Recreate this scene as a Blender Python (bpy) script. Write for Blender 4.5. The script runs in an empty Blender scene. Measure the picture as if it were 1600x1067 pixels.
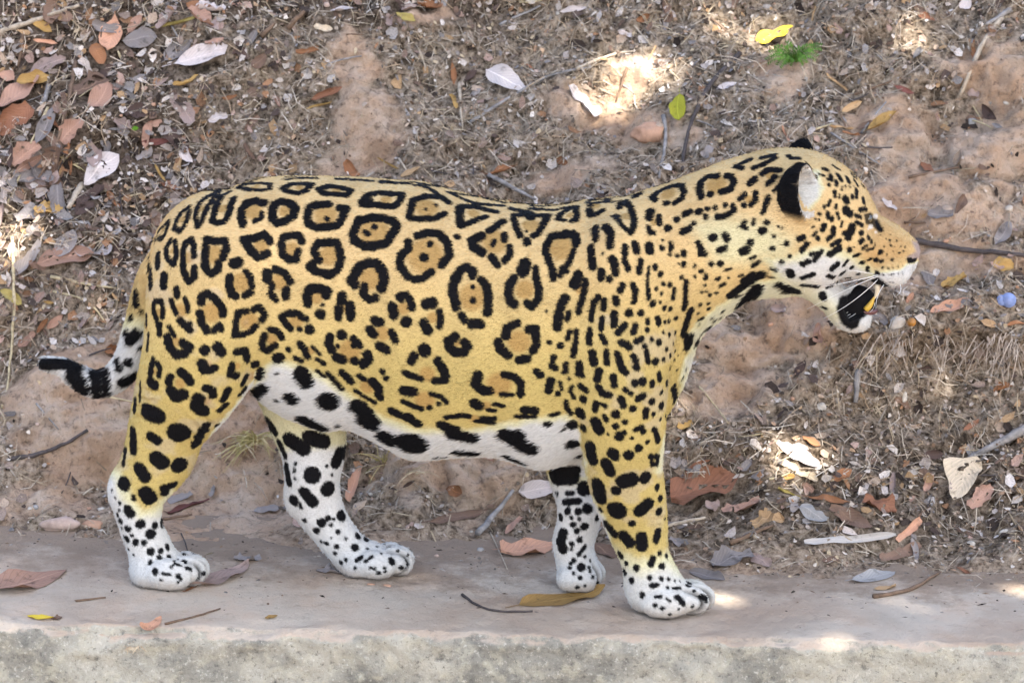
import bpy, bmesh, math, random
import numpy as np
from mathutils import Vector, Matrix
from mathutils.bvhtree import BVHTree

# ------------------------------------------------------------------ camera, world, sun, exposure
scene = bpy.context.scene
COL = scene.collection
PITCH, ROLL, DIST, PXM = math.radians(16.0), math.radians(1.8), 8.0, 900.0
_f = np.array([0.0, math.cos(PITCH), -math.sin(PITCH)])
_r = np.array([1.0, 0.0, 0.0])
_u = np.cross(_r, _f)
CR = _r * math.cos(ROLL) + _u * math.sin(ROLL)
CU = _u * math.cos(ROLL) - _r * math.sin(ROLL)
CF = _f
CAM = np.array([0.0, 0.0, 0.46]) - CF * DIST
FPX = DIST * PXM
cam_d = bpy.data.cameras.new('camera')
cam_d.sensor_width = 36.0
cam_d.lens = FPX / 1600.0 * 36.0
cam_d.clip_start = 0.1
cam_d.clip_end = 500.0
cam_d.dof.use_dof = True
cam_d.dof.focus_distance = 7.95
cam_d.dof.aperture_fstop = 9.0
cam = bpy.data.objects.new('camera', cam_d)
COL.objects.link(cam)
M = Matrix.Identity(4)
for i in range(3):
    M[i][0] = CR[i]; M[i][1] = CU[i]; M[i][2] = -CF[i]; M[i][3] = CAM[i]
cam.matrix_world = M
scene.camera = cam

SUN = Vector((0.30, -0.50, 0.80)).normalized()
world = bpy.data.worlds.new('World')
scene.world = world
world.use_nodes = True
wn = world.node_tree
sky = wn.nodes.new('ShaderNodeTexSky')
sky.sky_type = 'NISHITA'
sky.sun_disc = False
sky.sun_elevation = math.asin(SUN.z)
sky.sun_rotation = math.atan2(SUN.x, SUN.y)
sky.air_density = 1.0
sky.dust_density = 3.0
sky.ozone_density = 1.0
bg = wn.nodes['Background']
bg.inputs[1].default_value = 0.15
wn.links.new(sky.outputs[0], bg.inputs[0])
sl = bpy.data.lights.new('sun', 'SUN')
sl.energy = 5.0
sl.angle = math.radians(0.53)
sl.color = (1.0, 0.94, 0.84)
so = bpy.data.objects.new('sun', sl)
so.rotation_euler = (-SUN).to_track_quat('-Z', 'Y').to_euler()
so.location = SUN * 20
COL.objects.link(so)
vs = scene.view_settings
vs.view_transform = 'Standard'
vs.look = 'None'
vs.exposure = 2.0
vs.gamma = 1.0
scene.cycles.use_denoising = True
scene.cycles.max_bounces = 6
scene.cycles.diffuse_bounces = 4

rng = np.random.default_rng(7)
random.seed(7)

# ------------------------------------------------------------------ helpers
def ray(px, py):
    d = CF * FPX + CR * (px - 800.0) - CU * (py - 533.5)
    return CAM, d / np.linalg.norm(d)

def project(P):
    v = P - CAM
    z = v @ CF
    return 800.0 + FPX * (v @ CR) / z, 533.5 - FPX * (v @ CU) / z

def onz(px, py, z=0.0):
    o, d = ray(px, py)
    return o + d * ((z - o[2]) / d[2])

def smooth(a, b, x):
    t = np.clip((x - a) / (b - a), 0.0, 1.0)
    return t * t * (3 - 2 * t)

def _hash(ix, iy, iz, seed):
    h = (ix.astype(np.uint32) * np.uint32(374761393) + iy.astype(np.uint32) * np.uint32(668265263)
         + iz.astype(np.uint32) * np.uint32(2147483647) + np.uint32((seed * 974634777) & 0xffffffff))
    h = (h ^ (h >> np.uint32(13))) * np.uint32(1274126177)
    h = h ^ (h >> np.uint32(16))
    return (h & np.uint32(0xffffff)).astype(np.float32) / np.float32(0xffffff)

def vnoise(P, seed=0):
    P = np.asarray(P, dtype=np.float64)
    i = np.floor(P).astype(np.int64)
    f = (P - i).astype(np.float32)
    f = f * f * (3 - 2 * f)
    out = 0
    for dx in (0, 1):
        for dy in (0, 1):
            for dz in (0, 1):
                w = ((f[..., 0] if dx else 1 - f[..., 0]) * (f[..., 1] if dy else 1 - f[..., 1])
                     * (f[..., 2] if dz else 1 - f[..., 2]))
                out = out + w * _hash(i[..., 0] + dx, i[..., 1] + dy, i[..., 2] + dz, seed)
    return out * 2 - 1

def fbm(P, octs=4, seed=0, gain=0.5):
    a, s, t = 1.0, 1.0, 0.0
    for o in range(octs):
        t = t + a * vnoise(np.asarray(P) * s, seed + o)
        a *= gain
        s *= 2.03
    return t

def polysd(px, py, poly):
    """signed distance (negative inside) to a polygon, vectorised"""
    n = len(poly)
    d = np.full(px.shape, 1e18)
    inside = np.zeros(px.shape, bool)
    for i in range(n):
        x1, y1 = poly[i]; x2, y2 = poly[(i + 1) % n]
        ex, ey = x2 - x1, y2 - y1
        t = np.clip(((px - x1) * ex + (py - y1) * ey) / (ex * ex + ey * ey + 1e-12), 0, 1)
        d = np.minimum(d, (px - x1 - t * ex) ** 2 + (py - y1 - t * ey) ** 2)
        if y1 != y2:
            c = ((y1 > py) != (y2 > py)) & (px < (x2 - x1) * (py - y1) / (y2 - y1) + x1)
            inside ^= c
    d = np.sqrt(d)
    return np.where(inside, -d, d)

def mesh_np(name, V, F, smooth_shade=True):
    """fast mesh from numpy arrays; F is (n,4) or (n,3)"""
    me = bpy.data.meshes.new(name)
    V = np.asarray(V, dtype=np.float32); F = np.asarray(F, dtype=np.int32)
    k = F.shape[1]
    me.vertices.add(len(V)); me.vertices.foreach_set('co', V.ravel())
    me.loops.add(F.size); me.loops.foreach_set('vertex_index', F.ravel())
    me.polygons.add(len(F))
    me.polygons.foreach_set('loop_start', np.arange(0, F.size, k, dtype=np.int32))
    me.polygons.foreach_set('loop_total', np.full(len(F), k, dtype=np.int32))
    me.polygons.foreach_set('use_smooth', np.full(len(F), smooth_shade, dtype=bool))
    me.update(calc_edges=True)
    return me

def attr_color(me, name, C):
    a = me.attributes.new(name, 'FLOAT_COLOR', 'POINT')
    if C.shape[1] == 3:
        C = np.concatenate([C, np.ones((len(C), 1))], 1)
    a.data.foreach_set('color', np.asarray(C, dtype=np.float32).ravel())

def attr_float(me, name, v):
    a = me.attributes.new(name, 'FLOAT', 'POINT')
    a.data.foreach_set('value', np.asarray(v, dtype=np.float32).ravel())

def link(name, me, mat=None, parent=None, loc=None):
    o = bpy.data.objects.new(name, me)
    COL.objects.link(o)
    if mat is not None and me is not None and len(me.materials) == 0:
        me.materials.append(mat)
    if parent is not None:
        o.parent = parent
    if loc is not None:
        o.location = loc
    return o

def tag(o, label=None, cat=None, group=None, kind=None):
    if label: o['label'] = label
    if cat: o['category'] = cat
    if group: o['group'] = group
    if kind: o['kind'] = kind
    return o

class Nodes:
    def __init__(self, name):
        self.m = bpy.data.materials.new(name)
        self.m.use_nodes = True
        self.t = self.m.node_tree
        self.b = self.t.nodes['Principled BSDF']
    def n(self, typ, **kw):
        nd = self.t.nodes.new(typ)
        for k, v in kw.items():
            if k.startswith('i_'):
                key = k[2:]
                key = int(key) if key.isdigit() else key.replace('_', ' ')
                nd.inputs[key].default_value = v
            else:
                setattr(nd, k, v)
        return nd
    def l(self, a, b):
        self.t.links.new(a, b)
    def noise(self, vec, scale, detail=4.0, rough=0.6):
        nd = self.n('ShaderNodeTexNoise')
        nd.inputs['Scale'].default_value = scale
        nd.inputs['Detail'].default_value = detail
        nd.inputs['Roughness'].default_value = rough
        if vec is not None: self.l(vec, nd.inputs['Vector'])
        return nd
    def ramp(self, fac, stops, interp='LINEAR'):
        nd = self.n('ShaderNodeValToRGB')
        cr = nd.color_ramp
        cr.interpolation = interp
        while len(cr.elements) < len(stops): cr.elements.new(0.5)
        for e, (p, c) in zip(cr.elements, stops):
            e.position = p
            e.color = (c[0], c[1], c[2], 1) if not isinstance(c, (int, float)) else (c, c, c, 1)
        self.l(fac, nd.inputs[0])
        return nd
    def mix(self, fac, a, b, blend='MIX'):
        nd = self.n('ShaderNodeMix', data_type='RGBA', blend_type=blend)
        for s, v in ((nd.inputs[0], fac), (nd.inputs[6], a), (nd.inputs[7], b)):
            if isinstance(v, bpy.types.NodeSocket): self.l(v, s)
            elif isinstance(v, (int, float)): s.default_value = v
            else: s.default_value = (v[0], v[1], v[2], 1)
        return nd.outputs[2]
    def bump(self, h, strength, dist, prev=None):
        nd = self.n('ShaderNodeBump')
        nd.inputs['Strength'].default_value = strength
        nd.inputs['Distance'].default_value = dist
        self.l(h, nd.inputs['Height'])
        if prev is not None: self.l(prev, nd.inputs['Normal'])
        return nd.outputs[0]
    def rough(self, r, spec=0.3):
        self.b.inputs['Roughness'].default_value = r
        self.b.inputs['Specular IOR Level'].default_value = spec

# ------------------------------------------------------------------ ground: ledge, bank, lower ground
BK0, BK1 = onz(0, 832), onz(1600, 895)
FR0, FR1 = onz(0, 976), onz(1600, 1008)
def back_y(x): return BK0[1] + (BK1[1] - BK0[1]) * (np.clip(x, -1.9, 1.9) - BK0[0]) / (BK1[0] - BK0[0])
def front_y(x): return FR0[1] + (FR1[1] - FR0[1]) * (np.clip(x, -1.9, 1.9) - FR0[0]) / (FR1[0] - FR0[0])

def axis(lo, hi, step, ext_lo, ext_hi, grow=1.25):
    core = list(np.arange(lo, hi + step * .5, step))
    s, v, pre = step, lo, []
    while v > ext_lo:
        s *= grow; v -= s; pre.append(v)
    s, v, post = step, hi, []
    while v < ext_hi:
        s *= grow; v += s; post.append(v)
    return np.array(pre[::-1] + core + post)

def grid_faces(nu, nv):
    i = np.arange(nu - 1)[:, None]; j = np.arange(nv - 1)[None, :]
    a = i * nv + j
    return np.stack([a, a + nv, a + nv + 1, a + 1], -1).reshape(-1, 4)

# bank -----------------------------------------------------------
xs = axis(-1.5, 1.5, 0.0055, -14, 14)
ss = axis(0.0, 1.55, 0.0055, -0.001, 22)
ang = np.radians(np.interp(ss, [0, .10, .22, .6, 1.5, 2.2, 3.5], [6, 16, 40, 46, 44, 22, 5]))
ds = np.diff(ss, prepend=ss[0])
yy = np.cumsum(np.cos(ang) * ds); zz = np.cumsum(np.sin(ang) * ds) - 0.016
NX, NS = len(xs), len(ss)
BX, BY = np.meshgrid(xs, yy, indexing='ij')
BZ = np.broadcast_to(zz, (NX, NS)).copy()
BY = BY + back_y(BX) - 0.10 * smooth(0.0, 0.2, 0.2 - ss)[None, :] + .045 * fbm(np.stack([BX * 3.3, BX * 0, BX * 0], -1), 3, 77) * (1 - smooth(.1, .5, ss))[None, :]
BN = np.zeros((NX, NS, 3)); BN[..., 1] = -np.sin(ang); BN[..., 2] = np.cos(ang)
BP = np.stack([BX, BY, BZ], -1)
bpx, bpy_ = project(BP.reshape(-1, 3)); bpx = bpx.reshape(NX, NS); bpy_ = bpy_.reshape(NX, NS)
rise = smooth(0.0, 0.18, ss)[None, :]
disp = 0.050 * fbm(BP * 2.1, 3, 11) * rise
disp += 0.032 * fbm(BP * 6.0, 3, 21) * (0.24 + 0.76 * rise)
lump = np.abs(fbm(BP * 16.0, 3, 31))
disp += (0.012 - 0.026 * lump) * (0.08 + 0.92 * rise)
disp += 0.0055 * fbm(BP * 55.0, 3, 41) * (0.35 + 0.65 * rise)
wob = 22 * fbm(BP * 7.0, 4, 51, .6)
# earth step on the right with its undercut face
stp = smooth(1245, 1330, bpx) * (1 - smooth(538, 552, bpy_ + wob)) * smooth(380, 520, bpy_)
disp += 0.060 * stp
disp -= 0.020 * smooth(1245, 1330, bpx) * smooth(552, 575, bpy_ + wob) * (1 - smooth(590, 660, bpy_))
# boulder-like clod under the belly and a few embedded clods
def clod(cx, cy, rx, ry, h, p=2.6, rot=0.0):
    global disp
    c, s = math.cos(rot), math.sin(rot)
    dx, dy = bpx - cx + wob * .5, bpy_ - cy + wob * .4
    q = (np.abs((dx * c + dy * s) / rx) ** p + np.abs((-dx * s + dy * c) / ry) ** p)
    disp += h * np.sqrt(np.clip(1 - q, 0, 1))
for a in [(720, 752, 118, 50, .045), (1012, 208, 30, 20, .022), (885, 160, 34, 34, .018), (1400, 205, 52, 34, .022),
          (1545, 238, 70, 40, .035), (1450, 330, 110, 50, .022), (1240, 500, 62, 46, .030), (1340, 330, 50, 40, .02),
          (90, 818, 34, 14, .016), (620, 800, 60, 30, .02), (1165, 545, 50, 30, .016), (150, 690, 70, 30, .018),
          (1560, 130, 60, 34, .02), (570, 190, 60, 60, .014), (120, 590, 80, 36, .022), (350, 640, 60, 40, .02)]:
    clod(*a)
BP = BP + BN * disp[..., None]
# bare clay patches (real soil patches), the rest is litter-stained soil
bare = np.zeros((NX, NS))
for cx, cy, rx, ry in [(555, 110, 34, 60), (590, 205, 44, 52), (690, 35, 60, 18), (890, 160, 46, 40), (960, 170, 34, 40),
                       (1010, 208, 32, 24), (1005, 120, 40, 26), (1240, 120, 36, 40), (1400, 208, 54, 36), (1545, 235, 74, 50),
                       (1570, 130, 50, 44), (1400, 320, 90, 60), (1520, 345, 60, 36), (1240, 500, 70, 56), (1160, 540, 60, 44),
                       (1180, 610, 46, 26), (1530, 425, 70, 20), (110, 620, 80, 50), (215, 600, 70, 70), (150, 710, 100, 40),
                       (60, 790, 80, 34), (375, 650, 90, 70), (340, 750, 80, 60), (330, 815, 90, 40), (715, 760, 115, 50),
                       (1120, 620, 50, 40), (1430, 470, 40, 20), (900, 280, 60, 30), (1080, 230, 26, 20), (560, 255, 60, 20)]:
    ex_ = 1.35 if cx > 1000 or (cx < 450 and cy > 560) else 1.15
    rx, ry = rx * ex_, ry * ex_
    q = ((bpx - cx + wob * 1.6) / rx) ** 2 + ((bpy_ - cy + wob * 1.1) / ry) ** 2
    bare = np.maximum(bare, 1 - smooth(0.25, 1.5, q + 0.55 * fbm(BP * 16, 4, 61, .65)))
ledgedust = 1 - smooth(0.0, 0.12, ss)[None, :]
bare = np.maximum(bare, ledgedust * 0.75)
BV = BP.reshape(-1, 3); BF = grid_faces(NX, NS)[:, ::-1]
bank_me = mesh_np('dirt_bank', BV, BF[:, ::-1])
attr_float(bank_me, 'bare', bare.ravel())
gap_shade = np.maximum((1 - smooth(240, 400, bpx + wob * 2)) * (1 - smooth(330, 480, bpy_ + wob)), (1 - smooth(20, 90, bpy_ + wob * 1.5)) * (1 - smooth(700, 900, bpx)))  # deep shade between the leaves, painted into the soil colour
gap_shade = np.maximum(gap_shade, .8 * np.exp(-(((bpx - 45) / 40) ** 2 + ((bpy_ - 555) / 26) ** 2)))  # shaded hollow behind the tail tip, painted the same way
gap_shade = np.maximum(gap_shade, .6 * smooth(1050, 1120, bpx) * smooth(650, 700, bpy_) * (1 - smooth(830, 880, bpy_)))
attr_float(bank_me, 'gap_shade', gap_shade.ravel())

m = Nodes('bank_soil')
geo = m.n('ShaderNodeNewGeometry').outputs['Position']
ab = m.n('ShaderNodeAttribute', attribute_name='bare').outputs['Fac']
n1 = m.noise(geo, 9, 6, .62).outputs[0]
n2 = m.noise(geo, 70, 8, .7).outputs[0]
n3 = m.noise(geo, 320, 5, .7).outputs[0]
lit = m.ramp(n2, [(.32, (.02, .015, .011)), (.41, (.115, .085, .06)), (.49, (.30, .23, .163)), (.58, (.46, .365, .275)), (.70, (.64, .52, .40))]).outputs[0]
clay = m.ramp(n1, [(.32, (.50, .325, .21)), (.48, (.62, .435, .305)), (.64, (.68, .53, .405))]).outputs[0]
clay = m.mix(m.ramp(n2, [(.34, .75), (.46, .10), (.6, 0.0)]).outputs[0], clay, (.15, .105, .08))
spk = m.ramp(n3, [(.30, .8), (.40, 0.0), (.62, 0.0), (.72, .5)]).outputs[0]
gap_f = m.n('ShaderNodeAttribute', attribute_name='gap_shade').outputs['Fac']
n5 = m.noise(geo, 24, 5, .65).outputs[0]
lit = m.mix(m.ramp(n5, [(.34, .7), (.47, 0.0)]).outputs[0], lit, (.045, .036, .028))
lit = m.mix(gap_f, lit, m.mix(1.0, lit, (.42, .40, .40), 'MULTIPLY'))
base = m.mix(ab, lit, clay)
base = m.mix(m.ramp(n3, [(.28, .65), (.42, 0.0)]).outputs[0], base, (.05, .037, .03))
base = m.mix(m.ramp(n3, [(.60, 0.0), (.72, .5)]).outputs[0], base, (.48, .38, .30))
m.l(base, m.b.inputs['Base Color'])
m.rough(.95, .03)
bm_ = m.bump(n2, 1.0, .018)
bm_ = m.bump(n3, .8, .003, bm_)
m.l(bm_, m.b.inputs['Normal'])
SOIL = m.m
bank = tag(link('dirt_bank', bank_me, SOIL), kind='structure')

# ledge ----------------------------------------------------------
prof = []   # (dy from front edge (+ back), z)
for t in np.arange(0.62, 0.028, -0.0075): prof.append((t, 0.0, 0.0, 1.0))
R0 = 0.022
for a in np.linspace(90, 0, 9): prof.append((R0 - R0 * math.cos(math.radians(a)), -R0 + R0 * math.sin(math.radians(a)), -math.cos(math.radians(a)), math.sin(math.radians(a))))
for z in np.arange(-0.03, -0.30, -0.0075): prof.append((0.0, z, -1.0, 0.0))
prof.append((0.0, -0.42, -1.0, 0.0)); prof.append((0.0, -0.62, -1.0, 0.0))
prof = np.array(prof)
lx = axis(-1.5, 1.5, 0.0075, -14, 14)
LX, LT = np.meshgrid(lx, prof[:, 0], indexing='ij')
LZ = np.broadcast_to(prof[:, 1], LX.shape)
LY = front_y(LX) + LT
LP = np.stack([LX, LY, LZ], -1)
LN = np.zeros_like(LP); LN[..., 1] = prof[:, 2]; LN[..., 2] = prof[:, 3]
edge = np.exp(-((LT) ** 2 + (LZ) ** 2) / 0.05 ** 2)
dl = -0.012 * np.abs(fbm(LP * np.array([7, 12, 12]), 3, 71)) * (0.25 + 1.5 * edge)
dl += 0.006 * fbm(LP * np.array([3.0, 5, 5]), 2, 75)
dl += 0.0032 * fbm(LP * 45, 3, 81)
pit = vnoise(LP * 28, 91) - 0.45
dl -= 0.006 * np.clip(pit, 0, 1) * np.clip(-LN[..., 1] + .3, 0, 1) * 2
dl = np.where(LN[..., 2] > .95, np.minimum(dl * .55, 0.0), dl)
LP = LP + LN * dl[..., None]
LF = grid_faces(len(lx), len(prof))
ledge_me = mesh_np('concrete_ledge', LP.reshape(-1, 3), LF)
m = Nodes('ledge_concrete')
g = m.n('ShaderNodeNewGeometry')
pos = g.outputs['Position']
sep = m.n('ShaderNodeSeparateXYZ'); m.l(g.outputs['Normal'], sep.inputs[0])
n1 = m.noise(pos, 7, 6, .6).outputs[0]
n2 = m.noise(pos, 34, 7, .68).outputs[0]
n3 = m.noise(pos, 260, 5, .7).outputs[0]
conc = m.ramp(n1, [(.30, (.19, .185, .16)), (.44, (.31, .30, .255)), (.55, (.43, .41, .34)), (.70, (.55, .53, .45))]).outputs[0]
conc = m.mix(m.ramp(n2, [(.50, 0.0), (.60, .45), (.72, .7)]).outputs[0], conc, (.56, .53, .41))
conc = m.mix(m.ramp(n2, [(.30, .8), (.42, 0.0)]).outputs[0], conc, (.11, .11, .10))
ng = m.noise(pos, 110, 6, .75).outputs[0]
conc = m.mix(m.ramp(ng, [(.34, .75), (.44, 0.0)]).outputs[0], conc, (.13, .125, .11))
conc = m.mix(m.ramp(ng, [(.56, 0.0), (.66, .7)]).outputs[0], conc, (.66, .64, .56))
dust = m.ramp(n1, [(.30, (.54, .475, .39)), (.5, (.60, .505, .405)), (.66, (.60, .46, .345))]).outputs[0]
n4 = m.noise(pos, 3.2, 5, .62).outputs[0]
dust = m.mix(m.ramp(n4, [(.44, 0.0), (.56, .5), (.70, .75)]).outputs[0], dust, (.40, .305, .23))
dust = m.mix(m.ramp(n2, [(.30, .6), (.44, 0.0)]).outputs[0], dust, (.33, .265, .215))
upf = m.n('ShaderNodeMath', operation='ADD'); m.l(sep.outputs[2], upf.inputs[0]); m.l(m.ramp(n2, [(.3, -.0), (.7, .5)]).outputs[0], upf.inputs[1])
fac = m.ramp(upf.outputs[0], [(.72, 0.0), (1.0, 1.0)]).outputs[0]
sy = m.n('ShaderNodeSeparateXYZ'); m.l(pos, sy.inputs[0])
dn = m.noise(pos, 11, 6, .7).outputs[0]
dd1 = m.n('ShaderNodeMath', operation='MULTIPLY_ADD'); m.l(sy.outputs[1], dd1.inputs[0]); dd1.inputs[1].default_value = 1.7; m.l(dn, dd1.inputs[2])
dust = m.mix(m.ramp(dd1.outputs[0], [(.52, 0.0), (.66, .55), (.80, .9)]).outputs[0], dust, (.27, .20, .145))
base = m.mix(fac, conc, dust)
base = m.mix(m.ramp(n3, [(.27, .5), (.38, 0.0)]).outputs[0], base, (.12, .095, .075))
m.l(base, m.b.inputs['Base Color'])
m.rough(.92, .04)
b1 = m.bump(n2, .9, .008)
b1 = m.bump(ng, .7, .006, b1)
m.l(m.bump(n3, .8, .003, b1), m.b.inputs['Normal'])
ledge = tag(link('concrete_ledge', ledge_me, m.m), kind='structure')

# lower ground in front of the ledge ------------------------------
gx = axis(-6, 6, 0.5, -120, 120, 1.5); gy = np.array([-120, -60, -30, -15, -8, -5, -3, -2, -1, -.6, -.3, -.1])
GX, GY = np.meshgrid(gx, gy, indexing='ij')
GP = np.stack([GX, GY, np.full_like(GX, -0.56)], -1)
GP[..., 2] += 0.02 * fbm(GP * 0.7, 2, 95)
gme = mesh_np('ground', GP.reshape(-1, 3), grid_faces(len(gx), len(gy)))
attr_float(gme, 'bare', np.full(GX.size, .6))
tag(link('ground', gme, SOIL), kind='structure')

# surface lookup for everything that lies on bank or ledge
ledge_flat = LF
_bi = (BF // NS)
keep = (np.abs(BX.reshape(-1)[BF[:, 0]]) < 1.7) & (np.broadcast_to(ss, (NX, NS)).reshape(-1)[BF[:, 0]] < 1.7)
LPf = LP.reshape(-1, 3)
keepl = np.abs(LPf[LF[:, 0], 0]) < 1.7
allV = np.concatenate([BV, LPf]); allF = np.concatenate([BF[keep][:, ::-1], LF[keepl] + len(BV)])
used, inv = np.unique(allF, return_inverse=True)
TERR = BVHTree.FromPolygons(allV[used].tolist(), inv.reshape(-1, 4).tolist())
def hit(px, py):
    o, d = ray(px, py)
    loc, nor, idx, dist = TERR.ray_cast(Vector(o), Vector(d))
    if loc is None: return None, None
    if nor.dot(Vector(d)) > 0: nor = -nor
    return np.array(loc), np.array(nor)
def drop(x, y):
    loc, nor, idx, dist = TERR.ray_cast(Vector((x, y, 4.0)), Vector((0, 0, -1)))
    if loc is None: return None, None
    if nor.z < 0: nor = -nor
    return np.array(loc), np.array(nor)

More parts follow.
